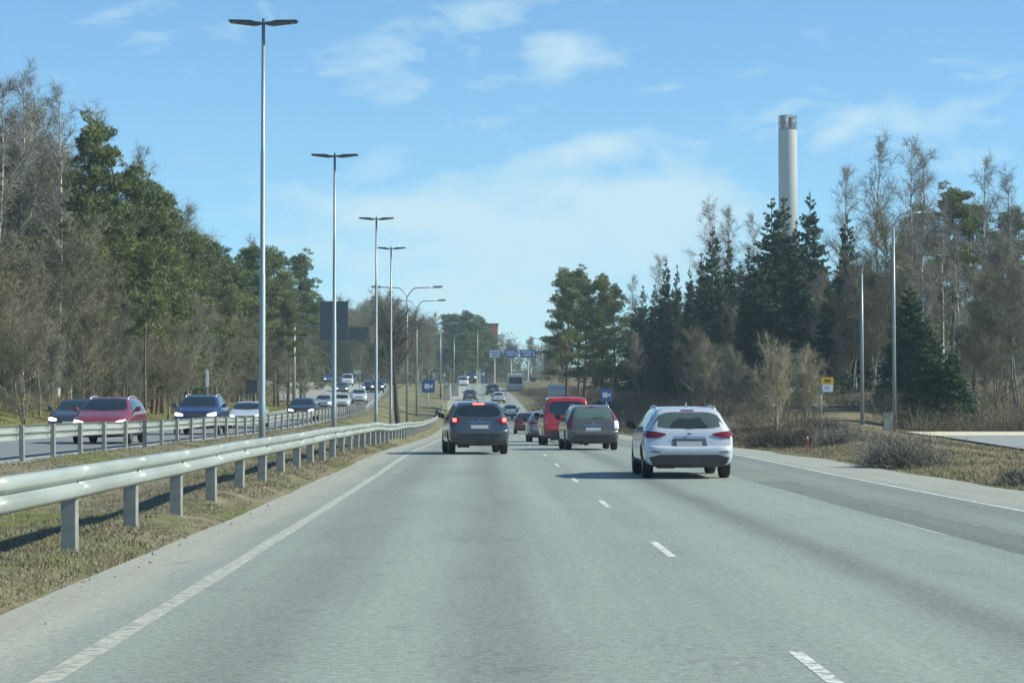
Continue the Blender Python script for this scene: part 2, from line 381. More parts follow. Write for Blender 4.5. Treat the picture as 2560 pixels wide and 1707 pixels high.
# markings: worn white paint
def paint(name, col, wear):
    m = bpy.data.materials.new(name); m.use_nodes = True; t = m.node_tree; b = t.nodes['Principled BSDF']; b.inputs['Roughness'].default_value = .6
    tcx = t.nodes.new('ShaderNodeTexCoord'); n = t.nodes.new('ShaderNodeTexNoise'); n.inputs['Scale'].default_value = 9; n.inputs['Detail'].default_value = 6; n.inputs['Roughness'].default_value = .7
    t.links.new(tcx.outputs['Object'], n.inputs['Vector']); r = t.nodes.new('ShaderNodeValToRGB'); r.color_ramp.elements[0].position = .5 - wear; r.color_ramp.elements[1].position = .5 + .06
    r.color_ramp.elements[0].color = (.27, .28, .25, 1); r.color_ramp.elements[1].color = (*col, 1); t.links.new(n.outputs[0], r.inputs[0]); t.links.new(r.outputs[0], b.inputs['Base Color']); return m
PNT = paint('road_paint', (.50, .48, .39), .10); PNT2 = paint('road_paint_white', (.74, .74, .68), .1)
def joinP(grids):
    vs, fs, o = [], [], 0
    for Pg in grids:
        r, c = Pg.shape[:2]; idx = np.arange(r * c).reshape(r, c) + o
        vs += Pg.reshape(-1, 3).tolist(); fs += np.stack([idx[:-1, :-1], idx[:-1, 1:], idx[1:, 1:], idx[1:, :-1]], -1).reshape(-1, 4).tolist(); o += r * c
    me = bpy.data.meshes.new('p'); me.from_pydata(vs, [], fs); return me
tag(link('road_markings', joinP([strip(-2.315, -2.185, 6, 460, zr, sr, .0018, 2, 2.5, .035)]), PNT), 'solid worn cream edge line along the left of the carriageway', kind='structure')
dash = [strip(1.77, 1.855, y, y + 2.5, zr, sr, .0018, 2, .8) for y in np.arange(10.5, 440, 10.72)]
tag(link('road_markings', joinP(dash), PNT2), 'broken white lane line', kind='structure')
dash = [strip(5.14, 5.21, y, y + 4.0, zr, sr, .0018, 2, 1.0, .02) for y in np.arange(14, 150, 10.72)]
tag(link('road_markings', joinP(dash), paint('road_paint_faded', (.42, .43, .38), .06)), 'faded broken line between the second lane and the darker outer lane', kind='structure')
tag(link('road_markings', joinP([strip(7.44, 7.53, 8, 175, zr, sr, .0018, 2, 2.5, .03)]), PNT2), 'white line at the right edge of the asphalt', kind='structure')
lm = [strip(-10.35, -10.23, 10, 380, zl, sl, .0018), strip(-17.5, -17.38, 10, 380, zl, sl, .0018)] + [strip(-13.75, -13.63, y, y + 3, zl, sl, .0018, 2, 1.0) for y in np.arange(20, 380, 12)]
tag(link('road_markings', joinP(lm), PNT2), 'lane lines of the oncoming carriageway', kind='structure')
# side road on the right
rows = []
for y in np.arange(55, 113, 3.0):
    x0 = 15.4 + (y - 55) * .125; rows.append(np.stack([np.linspace(x0, 90, 12), np.full(12, y), np.full(12, .12)], -1))
tag(link('road', grid_mesh('side', np.array(rows)), mat('asphalt_side', (.27, .285, .28), rough=.85, var=.08, vscale=1.2)), 'pale side road behind the roadside bush', kind='structure')
rows = []
for y in (106, 109, 112.4):
    rows.append(np.stack([np.linspace(21.5, 90, 12), np.full(12, y), np.full(12, .13 + (y - 106) * .02)], -1))
tag(link('gravel_strip', grid_mesh('gs', np.array(rows)), mat('gravel', (.6, .54, .40), rough=.95, var=.15, vscale=4)), 'pale gravel strip along the far edge of the side road', kind='structure')
# ramp leaving the oncoming carriageway to the left
rows = []
for k, t_ in enumerate(np.linspace(0, 1, 26)):
    y = 255 + t_ * 190; cx = -17.2 + float(sl(255)) - 3 - 26 * t_ ** 1.5 + 2; rows.append(np.stack([np.linspace(cx - 4.5, cx + 4.5, 6), np.full(6, y), np.full(6, 0.0)], -1))
Rp = np.array(rows); Rp[:, :, 2] = G(Rp[:, 2:3, 0] + 0 * Rp[:, :, 0], Rp[:, :, 1]).max(axis=1, keepdims=True) + .15
tag(link('road', grid_mesh('ramp', Rp), mat('asphalt_ramp', (.30, .29, .26), rough=.9, var=.06, vscale=1)), 'pale ramp joining the oncoming carriageway from the left', kind='structure')

# ------------------------------------------------------------------ guard rails
def guard_rail(x, y0, y1, step, ground_dz, top, face, sf, zf, label, post_w=.12, post_side=-1, upto=0, phase=0):
    root = empty('guard_rail', (x, y0, float(zf(y0))), label=label, cat='guard rail')
    org = Vector(root.location)
    prof = [(.0, top), (.030, top - .008), (.052, top - .028), (.060, top - .050), (.062, top - .100), (.054, top - .122), (.004, top - .142), (.0, top - .160), (.006, top - .176), (.056, top - .196), (.064, top - .220), (.062, top - .268), (.050, top - .290), (.015, top - .308), (.0, top - .315)]
    jn = np.arange(y0 + phase + .35, y1, step); yy_ = np.sort(np.concatenate([np.arange(y0, y1, 1.0), jn - .16, jn - .159, jn + .16, jn + .161])); pts = []
    for y in yy_:
        jo = .004 if np.min(np.abs(jn - y)) < .1598 else 0
        s = float(sf(y)); zz = float(zf(y)) + ground_dz + (float(vnoise(1.0, y, 9.0, 2)) - .5) * .06
        row = [(x + s + face * (px + jo) - org.x, y - org.y, zz + pz - org.z) for px, pz in prof]; pts.append(row)
    Pg = np.array(pts); me = grid_mesh('rail', Pg)
    o = link('rail', me, GALV, root, True); sm = o.modifiers.new('t', 'SOLIDIFY'); sm.thickness = .006
    k = 0; pm = None
    for y in np.arange(y0 + phase, y1, step):
        s = float(sf(y)); zz = float(zf(y)) + ground_dz
        if pm is None:
            b = MB(); h = top - .03 + upto + .35
            # sigma profile post: web + flanges
            b.box((0, 0, h / 2 - .35), (post_w, .006, h)).box((post_w / 2 + .012, .018, h / 2 - .35), (.042, .006, h), rz=R(52)).box((-post_w / 2, .026, h / 2 - .35), (.006, .058, h))
            b.box((-face * post_side * (post_w / 2 + .02), .01, top - .16), (.045, .035, .035))
            pm = b.mesh('post'); pm.materials.append(GALVP)
        p = link('post', pm, None, root); p.location = (x + s + face * post_side * (post_w / 2 + .012) - org.x, y - org.y, zz - org.z)
        p.rotation_euler = (R(random.uniform(-1.2, 1.2)), R(random.uniform(-1.2, 1.2)), 0)
        k += 1
        if k >= 98: break
    return root
random.seed(3)
guard_rail(-3.84, 4, 262, 3.65, .10, .80, 1, sr, zr, 'long galvanised crash barrier in front, running beside the solid edge line', phase=2.5, post_w=.13)
guard_rail(-9.98, 30, 215, 3.35, .10, .66, -1, sl, zl, 'farther crash barrier, seen from behind, with posts beside the oncoming lanes', phase=.7, upto=.05, post_w=.085)

# ------------------------------------------------------------------ lamp posts
def pole_mesh(h, r0=.10, r1=.05):
    b = MB(); b.tube([(0, 0, -.3), (0, 0, 1.6), (0, 0, 1.62), (0, 0, h * .42), (0, 0, h * .422), (0, 0, h * .7), (0, 0, h * .702), (0, 0, h)], [r0, r0, r0 * .93, r0 * .86, r0 * .74, r0 * .68, r0 * .58, r1], 12); return b
def flat_head(side):
    b = MB()
    poly = [(0.06, -.02), (.22, -.05), (.3, -.055), (.95, .02), (1.0, .06), (.95, .085), (.35, .075), (.22, .03), (.06, .02)]
    b.extrude([(side * a, c) for a, c in poly], -.17, .17); return b
def lamp(xd, d, topd, label, group):
    x = X(xd, d); z0 = g(x, d); h = Zh(topd, d) - z0
    r = empty('street_lamp', (x, d, z0), label=label, cat='street lamp', group=group)
    p = pole_mesh(h).build('pole', POLE, r, True)
    for s in (-1, 1):
        o = flat_head(s).build('lamp_head', HEADM, r); o.location = (0, 0, h - .02)
        q = MB().box((s * .62, 0, .015), (.5, .26, .02)).build('lens', mat('lens', (.4, .42, .42), rough=.3) if 'lens' not in bpy.data.materials else bpy.data.materials['lens'], o)
    MB().tube([(0, 0, h - .05), (0, 0, h + .12)], [.06, .03]).build('cap', HEADM, r)
    return r
LG = 'tall two-headed street lamps in the median'
lamp(603, 64, 50, 'tallest, nearest street lamp with two flat dark heads, its pole behind the crash barrier', LG)
lamp(768, 94, 357, 'second nearest two-headed street lamp, standing in the median', LG)
lamp(864, 125, 502, 'third two-headed street lamp of the median row', LG)
lamp(898, 150, 570, 'fourth two-headed street lamp, beside the bare median tree', LG)
def arm_lamp(xd, d, topd, sides, label, group, armlen=3.0, h=None, back=False):
    x = X(xd, d); z0 = g(x, d); hh = Zh(topd, d) - z0
    r = empty('street_lamp', (x, d, z0), label=label, cat='street lamp', group=group)
    MB().tube([(0, 0, -.3), (0, 0, hh * .5), (0, 0, hh - .7)], [.11, .09, .06], 10).build('pole', POLE, r, True)
    for s in sides:
        pts = [(0, 0, hh - .75)] + [(s * armlen * t, 0, hh - .75 + .75 * math.sin(min(t * 4, 1) * math.pi / 2) + .12 * t) for t in (.03, .07, .12, .18, .25, .5, .75)]
        MB().tube(pts, .045, 8).build('arm', POLE, r, True)
        MB().extrude([(s * armlen * .72, hh + .03), (s * armlen * .76, hh + .2), (s * armlen, hh + .22), (s * armlen * 1.02, hh + .1), (s * armlen * .95, hh + .02)], -.14, .14).build('lamp_head', mat('lampgrey', (.3, .33, .33), rough=.5) if 'lampgrey' not in bpy.data.materials else bpy.data.materials['lampgrey'], r)
    return r
OG = 'old curved-arm street lamps farther along the median'
arm_lamp(935, 190, 662, (-1, 1), 'old lamp post with two long curved arms, nearest of its kind in the median', OG)
arm_lamp(957, 232, 692, (-1, 1), 'old lamp post with two curved arms, second along the median behind the nearest curved one', OG)
arm_lamp(1012, 300, 742, (-1, 1), 'old lamp post with two curved arms, small and far in the median before the crest', OG, 2.4)
arm_lamp(1982, 119, 598, (1,), 'shorter slim lamp post, left of the brighter curved one behind the roadside bush', 'lamp posts by the side road', .7)
arm_lamp(2056, 117, 490, (1,), 'bright slim lamp post with one curved arm to the right, by the side road', 'lamp posts by the side road', 2.1)
for xd, d, td, lb in ((1043, 400, 768, 'far lamp pole standing before the pines left of the crest'), (1097, 440, 752, 'far lamp pole behind the yellow pillar at the crest'), (1246, 400, 778, 'far lamp pole right of the blue direction signs')):
    arm_lamp(xd, d, td, (1,) if xd != 1246 else (-1,), lb, 'far lamp poles at the crest', 2.0)

# ------------------------------------------------------------------ signs
def post_sign(name, xd, d, w, h, ybot, boards, label, cat, z0=None, rz=0, group=None, offset=0):
    """boards: list of (dx, z, w, h, mat, name)"""
    x = X(xd, d); zb = g(x, d) if z0 is None else z0
    r = empty(name, (x, d, zb), rz, label=label, cat=cat, group=group)
    return r, zb
def camera_symbol(b, cx, cz, s):
    y0, y1 = -.012, -.008
    b.extrude([(cx - .32 * s, cz - .2 * s), (cx + .1 * s, cz - .2 * s), (cx + .1 * s, cz + .2 * s), (cx - .32 * s, cz + .2 * s)], y0, y1)
    b.extrude([(cx + .13 * s, cz - .06 * s), (cx + .34 * s, cz - .18 * s), (cx + .34 * s, cz + .18 * s), (cx + .13 * s, cz + .06 * s)], y0, y1)
def camera_sign(xd, d, yc, size, label):
    x = X(xd, d); zb = g(x, d); zc = Zh(yc, d) - zb
    r = empty('camera_sign', (x, d, zb), label=label, cat='traffic sign', group='blue square speed camera signs')
    MB().tube([(0, .03, -.2), (0, .03, zc + size * .4)], .035, 8).build('pole', POLE, r, True)
    MB().box((0, 0, zc), (size, .006, size)).build('plate', BLUE, r)
    b = MB(); camera_symbol(b, 0, zc, size * .95); b.build('symbol', WHITE, r)
camera_sign(1393, 165, 907, .95, 'blue square sign with white camera symbol, standing right of the red van')
camera_sign(984, 175, 887, 1.0, 'blue square sign with white camera symbol in the median, beside the bare tree')
# bus stop sign
d = 105; x = X(1888, d); zb = g(x, d)
r = empty('bus_stop_sign', (x, d, zb), label='bus stop sign with yellow top plate and white panel below on a thin post', cat='bus stop sign')
zt = Zh(866, d) - zb
MB().tube([(0, .03, -.2), (0, .03, zt)], .03, 8).build('pole', POLE, r, True)
MB().box((.29, 0, zt - .17), (.58, .02, .34)).build('top_plate', YEL, r)
b = MB(); b.box((.29, -.013, zt - .15), (.30, .004, .12)).box((.29, -.013, zt - .225), (.24, .004, .02)); b.tube([(.2, -.013, zt - .23), (.2, -.011, zt - .23)], .028).tube([(.38, -.013, zt - .23), (.38, -.011, zt - .23)], .028)
b.build('bus_symbol', mat('sign_brown', (.25, .12, .02), rough=.6), r)
MB().box((.30, 0, zt - .52), (.5, .02, .34)).build('timetable_panel', WHITE, r)
MB().box((.27, -.013, zt - .50), (.22, .004, .16)).build('printed_box', mat('print_grey', (.45, .5, .55)), r)
# grey info board right
d = 290; x = X(1281, d); zb = g(x, d); zc = Zh(905, d) - zb
r = empty('information_board', (x, d, zb), label='wide grey-blue board on two posts at the right verge behind the red van', cat='road sign')
for s in (-.9, .9): MB().tube([(s, .06, -.3), (s, .06, zc)], .05).build('post', POLE, r)
MB().box((0, 0, zc), (2.6, .05, 2.5)).build('board', mat('board_grey', (.28, .38, .46), rough=.5, var=.1, vscale=1.2), r)
MB().box((0, -.03, zc + .75), (2.3, .01, .5)).build('header', mat('board_blue', (.20, .30, .42)), r)
# direction signs over the far road
d = 430
def far_sign(xd, yt, w, h, m, label, cat='direction sign', pole=True, d=430):
    x = X(xd, d); zb = g(x, d); zc = Zh(yt, d) - zb - h / 2
    r = empty('direction_sign', (x, d, zb), label=label, cat=cat)
    MB().tube([(0, .12, -.3), (0, .12, zc)], .14).build('post', mat('farpost', (.5, .52, .48)) if 'farpost' not in bpy.data.materials else bpy.data.materials['farpost'], r)
    p = MB().box((0, 0, zc), (w, .08, h)).build('board', m, r)
    b = MB()
    for k in range(2): b.box((-w * .05 + (k - .5) * .1, -.045, zc + h * (.2 - .35 * k)), (w * (.62 - .15 * k), .012, h * .13))
    b.tube([(w * .36, -.05, zc - h * .3), (w * .36, -.05, zc + h * .2)], .05, 6)
    b.build('lettering_bars', WHITE if m is BLUE else BLUE, r)
far_sign(1136, 804, 2.05, 1.4, mat('sign_pale', (.55, .62, .66)), 'small pale road sign left of the two blue direction signs at the crest')
far_sign(1174, 803, 2.6, 1.5, BLUE, 'blue direction sign above the bus, left of the two')
far_sign(1213, 803, 3.1, 1.5, BLUE, 'blue direction sign right of the other blue one, nearer the pines')
# big dark sign seen from behind, left
d = 232; xa = X(676, d); zb = g(xa, d)
r = empty('sign_gantry', (xa, d, zb), label='large dark sign boards seen from behind on a cantilever over the oncoming lanes', cat='sign gantry')
zz = lambda yd: Zh(yd, d) - zb
MB().tube([(0, 0, -.3), (0, 0, zz(742))], [.2, .14], 10).build('pole', GALVP, r, True)
MB().box(((X(850, d) - xa) / 2, .08, zz(775)), (X(850, d) - xa, .14, .16)).box(((X(800, d) - xa) / 2, .08, zz(748)), (X(800, d) - xa, .14, .16)).build('beam', GALVP, r)
def bb(xa_, xb_, ya_, yb_, name, m, y=0.0):
    MB().box(((X(xa_, d) + X(xb_, d)) / 2 - xa, y, (zz(ya_) + zz(yb_)) / 2), (X(xb_, d) - X(xa_, d), .1, zz(ya_) - zz(yb_))).build(name, m, r)
bb(735, 799, 692, 782, 'board', DARKBACK); bb(800, 848, 751, 782, 'lower_board', mat('sign_back_green', (.05, .09, .09), rough=.5))
# narrow white sign and dark sign backs on the left verge
d = 144; x = X(478, d); zb = g(x, d)
r = empty('narrow_sign', (x, d, zb), label='narrow white upright sign on a short post at the left verge, above the navy car', cat='road sign')
h1 = Zh(848, d) - zb; MB().tube([(0, 0, -.2), (0, 0, h1 - .2)], .035).build('post', POLE, r)
MB().extrude([(-.09, h1 - 1.15), (.05, h1 - 1.15), (.11, h1 - 1.0), (.12, h1 - .5), (.07, h1 - .05), (0, h1), (-.09, h1 - .1)], -.28, -.22).build('panel', WHITE, r)
d = 190; x = X(579, d); zb = g(x, d); h1 = Zh(873, d) - zb
r = empty('road_sign', (x, d, zb), label='dark square back of a road sign beside the nearest lamp pole, above the white car', cat='road sign')
for s in (-.3, .3): MB().tube([(s, .05, -.2), (s, .05, h1)], .035).build('post', POLE, r)
MB().box((0, 0, h1 - .55), (.95, .04, 1.1)).build('board', mat('sign_back_navy', (.04, .055, .09), rough=.6), r)
d = 300; x = X(826, d); zb = g(x, d); h1 = Zh(850, d) - zb
r = empty('traffic_sign', (x, d, zb), label='small pale sign on a green pole by the ramp junction', cat='road sign')
MB().tube([(0, 0, -.3), (0, 0, h1)], .06).build('post', mat('green_pole', (.1, .22, .14)), r)
MB().box((-.3, -.06, h1 - .25), (1.0, .04, .5)).build('board', mat('board_pale_green', (.45, .55, .52)), r)
# red marker stake by the mound
d = 66; x = X(1855, d); zb = g(x, d)
r = empty('marker_stake', (x, d, zb - .05), label='thin red plastic stake standing on the grassy mound', cat='marker stake')
MB().tube([(0, 0, 0), (.01, 0, .42), (.0, 0, .56)], [.018, .018, .012], 6).build('stake', REDP, r); MB().tube([(0.01, 0, .46), (.01, 0, .52)], .021, 6).build('reflector', WHITE, r)
# small grey cabinet at the side-road lamp
d = 116; x = X(2042, d); zb = g(x, d)
r = empty('cable_cabinet', (x, d, zb), label='small grey cable cabinet at the foot of the bright lamp post', cat='cabinet')
MB().box((0, 0, .45), (.45, .3, .9)).build('box', CONC, r); MB().box((0, 0, .93), (.52, .36, .06)).build('lid', POLE, r)
# crest: yellow and blue pillars, barrier, concrete walls
d = 425
def far_box(name, xa_, xb_, ya_, yb_, m, label, cat, depth=.4, d=425, trim=None):
    x0_, x1_ = X(xa_, d), X(xb_, d); z1_, z0_ = Zh(ya_, d), Zh(yb_, d)
    r = empty(name, ((x0_ + x1_) / 2, d, z0_), label=label, cat=cat)
    w_, h_ = x1_ - x0_, z1_ - z0_
    MB().box((0, 0, h_ / 2 - .5), (w_, depth, h_ + 1)).build('panel', m, r)
    MB().box((0, 0, h_ + .05), (w_ + .1, depth + .1, .1)).build('top', trim or POLE, r)
    MB().box((0, -depth / 2 - .01, h_ * .55), (w_ * .6, .015, h_ * .3)).build('inset', trim or WHITE, r)
far_box('advert_pillar', 1093, 1098, 848, 872, WHITE, 'narrow cream pillar left of the yellow one at the crest', 'pillar')
far_box('advert_pillar', 1099, 1104, 848, 873, mat('pillar_yellow', (.8, .66, .25)), 'narrow yellow pillar beside the cream one at the crest', 'pillar')
far_box('poster_board', 1105, 1115, 849, 871, mat('poster_blue', (.10, .16, .36)), 'small blue poster board right of the yellow pillar', 'poster board')
far_box('electrical_cabinet', 1219, 1231, 868, 893, mat('dark_cabinet', (.05, .06, .06)), 'dark roadside cabinet right of the bus', 'cabinet', depth=1.2, d=415, trim=HEADM)
far_box('bollard', 1209, 1214, 872, 895, WHITE, 'white bollard between the bus and the dark cabinet', 'bollard', depth=.4, d=410)
d = 400
r = empty('road_barrier', (X(1205, d), d, Zh(897, d)), label='pale cream barrier crossing behind the bus at the top of the slope', cat='barrier')
w_ = X(1370, d) - X(1112, d)
MB().box((X(1241, d) - X(1205, d), 3, .75), (w_, .12, .55)).build('rail', mat('barrier_cream', (.58, .56, .42), rough=.7, var=.06), r)
for k in range(10): MB().box((X(1112, d) - X(1205, d) + k * w_ / 9, 3.1, .2), (.12, .12, 1.0)).build('post', GALVP, r)
far_box('concrete_block', 1019, 1034, 884, 903, CONC, 'grey concrete block in the median left of the sloping wall', 'concrete block', depth=1.6, d=300, trim=CONC)
far_box('concrete_block', 1037, 1054, 884, 901, CONC, 'paler concrete block in the median right of the other one', 'concrete block', depth=2.5, d=320, trim=CONC)
# ------------------------------------------------------------------ buildings and chimney
d = 560; BR = mat('brick_orange', (.52, .15, .075), rough=.8, var=.12, vscale=1.2)
x1_ = X(1144, d); zt = Zh(744, d); zb = g(0, d) - 1
r = empty('brick_building', (x1_ - 8, d, zb), label='orange brick building with a pale lower corner behind the far pines', cat='building')
MB().extrude([(0, 0), (8 - 1.6, 0), (8 - .2, zt - zb - 5.2), (8, zt - zb - .2), (0, zt - zb - .2)], 0, 12).build('wall', BR, r)
MB().box((4, 6, zt - zb), (8.3, 12.3, .35)).build('roof', mat('roof_dark', (.15, .07, .05)), r)
for k in range(2):
    for q in range(4):
        f = MB().box((1.6 + k * 3.0, -.03, 4 + q * 3.1), (1.5, .06, 1.4)).build('window', WHITE, r); MB().box((1.6 + k * 3.0, -.075, 4 + q * 3.1), (1.3, .02, 1.2)).build('pane', GLASS, f)
MB().box((8.6, 2, (Zh(768, d) - zb) / 2), (1.6, 5, Zh(768, d) - zb)).build('stair_tower', mat('render_pale', (.75, .74, .68)), r)
d = 580; x = X(1812.5, d); zb = 5; zt = Zh(263, d); rad = X(1107 + 21.5, d); zc = Zh(296, d)
r = empty('chimney', (x, d, zb), label='tall pale concrete chimney with open steel top rising behind the spruces', cat='chimney')
shm = MB(); n = 48
shm.tube([(0, 0, 0), (0, 0, zc - zb - .5), (0, 0, zc - zb)], [rad * 1.02, rad, rad * .94], 48)
shm.build('shaft', mat('chimney_concrete', (.40, .41, .40), rough=.75, var=.05, vscale=.15), r, True)
FL = mat('flue_dark', (.16, .15, .18), rough=.5, var=.2, vscale=1)
for (px, py, rr, hh) in ((-.9, -.4, 1.15, 0), (1.05, -.2, 1.0, -.2), (0, 1.1, .9, .1)):
    MB().tube([(px * rad / 2.5, py, zc - zb - 1), (px * rad / 2.5, py, zt - zb + hh - .15)], rr * rad / 2.5, 20).build('flue', FL, r, True)
for zq in (zt - zb - .15, zc - zb + .12, (zt + zc) / 2 - zb):
    b = MB(); N = 40
    for k in range(N):
        a0, a1 = 2 * math.pi * k / N, 2 * math.pi * (k + 1) / N
        b.tube([(rad * .97 * math.cos(a0), rad * .97 * math.sin(a0), zq), (rad * .97 * math.cos(a1), rad * .97 * math.sin(a1), zq)], .11 if zq != zc else .2, 5, False)
    b.build('ring', FL, r)
for k in range(8):
    a = math.pi * 2 * (k + .5) / 8; MB().tube([(rad * .97 * math.cos(a), rad * .97 * math.sin(a), zc - zb), (rad * .97 * math.cos(a), rad * .97 * math.sin(a), zt - zb - .1)], .09, 6).build('strut', GALV, r)

# ------------------------------------------------------------------ cars
def car_profile(kind, Lc, H):
    """sections: y, zb, zt, hw, zsh, tw   (y from the rear, fractions of nominal length 4.6)"""
    if kind == 'estate':
        p = [(0, .44, .58, .78, .50, .66), (.03, .29, .70, .90, .60, .74), (.08, .24, .93, .955, .76, .78), (.13, .22, 1.0, .975, .88, .80), (.34, .21, 1.30, .985, .94, .715), (.52, .21, 1.405, .99, .95, .70), (.75, .21, 1.435, 1, .95, .70),
             (1.4, .2, 1.46, 1, .94, .70), (2.2, .2, 1.455, 1, .93, .70), (2.7, .2, 1.42, 1, .92, .70), (3.1, .2, 1.22, 1, .91, .76), (3.45, .2, 1.02, .995, .89, .84), (3.6, .2, .97, .99, .86, .84), (4.15, .2, .86, .97, .76, .82), (4.42, .2, .74, .90, .64, .76), (4.54, .24, .62, .80, .55, .66), (4.6, .34, .52, .66, .46, .5)]
    elif kind == 'suv':
        p = [(0, .48, .66, .78, .56, .66), (.03, .33, .80, .90, .68, .76), (.08, .28, 1.02, .955, .84, .80), (.14, .26, 1.10, .975, .97, .82), (.36, .25, 1.40, .985, 1.03, .71), (.54, .25, 1.52, .99, 1.04, .68), (.8, .25, 1.56, 1, 1.03, .69),
             (1.4, .24, 1.595, 1, 1.02, .70), (2.2, .24, 1.585, 1, 1.01, .70), (2.65, .24, 1.54, 1, 1.0, .70), (3.0, .24, 1.36, 1, .99, .75), (3.4, .24, 1.13, .995, .96, .84), (3.55, .24, 1.07, .99, .94, .84), (4.15, .24, .99, .97, .86, .82), (4.42, .24, .85, .90, .74, .76), (4.54, .28, .68, .80, .6, .66), (4.6, .38, .58, .66, .5, .5)]
    elif kind == 'hatch':
        p = [(0, .46, .62, .76, .54, .64), (.03, .32, .74, .88, .64, .72), (.09, .26, .92, .94, .78, .76), (.2, .24, 1.02, .965, .88, .78), (.55, .22, 1.27, .985, .93, .70), (.85, .21, 1.38, .99, .94, .68), (1.1, .21, 1.41, 1, .94, .68),
             (1.6, .2, 1.44, 1, .93, .69), (2.2, .2, 1.43, 1, .92, .69), (2.7, .2, 1.38, 1, .91, .70), (3.1, .2, 1.18, 1, .90, .76), (3.5, .2, .98, .995, .87, .84), (3.65, .2, .94, .99, .84, .84), (4.15, .2, .84, .97, .74, .82), (4.42, .2, .73, .90, .63, .76), (4.54, .24, .62, .80, .55, .66), (4.6, .34, .52, .66, .46, .5)]
    elif kind == 'sedan':
        p = [(0, .46, .66, .76, .58, .64), (.03, .32, .84, .88, .72, .74), (.1, .26, .98, .94, .86, .80), (.3, .22, 1.01, .97, .90, .82), (.55, .21, 1.04, .985, .93, .84), (1.0, .2, 1.26, .99, .94, .72), (1.35, .2, 1.39, 1, .94, .68),
             (1.7, .2, 1.43, 1, .93, .68), (2.2, .2, 1.43, 1, .92, .68), (2.6, .2, 1.38, 1, .91, .69), (3.05, .2, 1.17, 1, .90, .76), (3.45, .2, .98, .995, .87, .84), (3.6, .2, .94, .99, .84, .84), (4.15, .2, .84, .97, .74, .82), (4.42, .2, .73, .90, .63, .76), (4.54, .24, .62, .80, .55, .66), (4.6, .34, .52, .66, .46, .5)]
    elif kind == 'van':
        p = [(0, .46, .62, .84, .54, .74), (.03, .32, .78, .93, .66, .82), (.07, .28, 1.05, .975, .9, .88), (.10, .27, 1.18, .985, 1.04, .89), (.16, .26, 1.75, .99, 1.12, .83), (.24, .26, 1.92, .995, 1.12, .81), (.5, .25, 1.96, 1, 1.12, .81),
             (1.4, .25, 1.975, 1, 1.12, .81), (2.7, .25, 1.97, 1, 1.12, .81), (3.1, .25, 1.93, 1, 1.11, .80), (3.55, .25, 1.62, 1, 1.10, .82), (3.95, .25, 1.26, .99, 1.06, .87), (4.05, .25, 1.18, .985, 1.0, .87), (4.3, .25, 1.08, .96, .92, .84), (4.45, .26, .92, .90, .8, .8), (4.55, .3, .7, .82, .62, .7), (4.6, .38, .56, .7, .5, .6)]
    hn = {'estate': 1.46, 'suv': 1.595, 'hatch': 1.44, 'sedan': 1.43, 'van': 1.975}[kind]
    return [(y * Lc / 4.6, zb, zt * H / hn, hw, zs * H / hn, tw) for y, zb, zt, hw, zs, tw in p]
def body_mesh(kind, Lc, Wc, H, wheel_r, axles):
    prof = car_profile(kind, Lc, H); hw0 = Wc / 2 * 1.02
    V, F = [], []; ring = None
    for (y, zb, zt, hw, zs, tw) in prof:
        gap = min(.075, (zt - zs) * .35); xw, xt = hw * hw0, tw * hw0; zm = (zb + zs) / 2 + .04
        half = [(xw * .78, zb), (xw * .97, zb + .07), (xw, zm), (xw * .985, zs), (xw * .94, zs + min(.035, (zt - zs) * .2)), (xt + .03 * (zt - zs > .2), zt - gap), (xt * .88, zt - gap * .12), (xt * .45, zt)]
        r = [(x, y, z) for x, z in half] + [(-x, y, z) for x, z in reversed(half)]
        V += r; ring = len(r)
    n = len(prof)
    for i in range(n - 1):
        for k in range(ring):
            k2 = (k + 1) % ring
            F.append((i * ring + k, i * ring + k2, (i + 1) * ring + k2, (i + 1) * ring + k))
    h = ring // 2
    for base, flip in ((0, False), ((n - 1) * ring, True)):     # ladder caps
        for k in range(h - 1):
            q = (base + k, base + ring - 1 - k, base + ring - 2 - k, base + k + 1)
            F.append(q if not flip else tuple(reversed(q)))
    V = [(x, y - Lc / 2, z) for x, y, z in V]
    me = bpy.data.meshes.new('body'); me.from_pydata(V, [], F); me.validate()
    bm = bmesh.new(); bm.from_mesh(me); bmesh.ops.recalc_face_normals(bm, faces=bm.faces); bm.to_mesh(me); bm.free()
    o = bpy.data.objects.new('tmp', me); COL.objects.link(o)
    m = o.modifiers.new('s', 'SUBSURF'); m.levels = 2; m.render_levels = 2
    cut = []
    for ay in axles:
        for s in (-1, 1):
            b = MB(); b.tube([(s * (Wc / 2 - .30), ay, wheel_r), (s * (Wc / 2 + .3), ay, wheel_r)], wheel_r + .055, 28)
            c = link('cut', b.mesh()); cut.append(c)
            bo = o.modifiers.new('b', 'BOOLEAN'); bo.object = c; bo.operation = 'DIFFERENCE'; bo.solver = 'EXACT'
    dg = bpy.context.evaluated_depsgraph_get(); dg.update()
    bvh_o = None
    res = bpy.data.meshes.new_from_object(o.evaluated_get(dg))
    for c in cut: 
        cm = c.data; bpy.data.objects.remove(c); bpy.data.meshes.remove(cm)
    bpy.data.objects.remove(o)
    res.polygons.foreach_set('use_smooth', [True] * len(res.polygons))
    bm = bmesh.new(); bm.from_mesh(res)
    for e in bm.edges:
        if len(e.link_faces) == 2 and e.calc_face_angle(0) > R(45): e.smooth = False
    bm.to_mesh(res); bm.free()
    res.name = 'body'
    return res
def bvh_of(me):
    return BVHTree.FromPolygons([v.co[:] for v in me.vertices], [p.vertices[:] for p in me.polygons])
def lerp_pl(pl, t):
    n = len(pl) - 1; f = t * n; i = min(int(f), n - 1); f -= i
    return tuple(pl[i][k] * (1 - f) + pl[i + 1][k] * f for k in (0, 1))
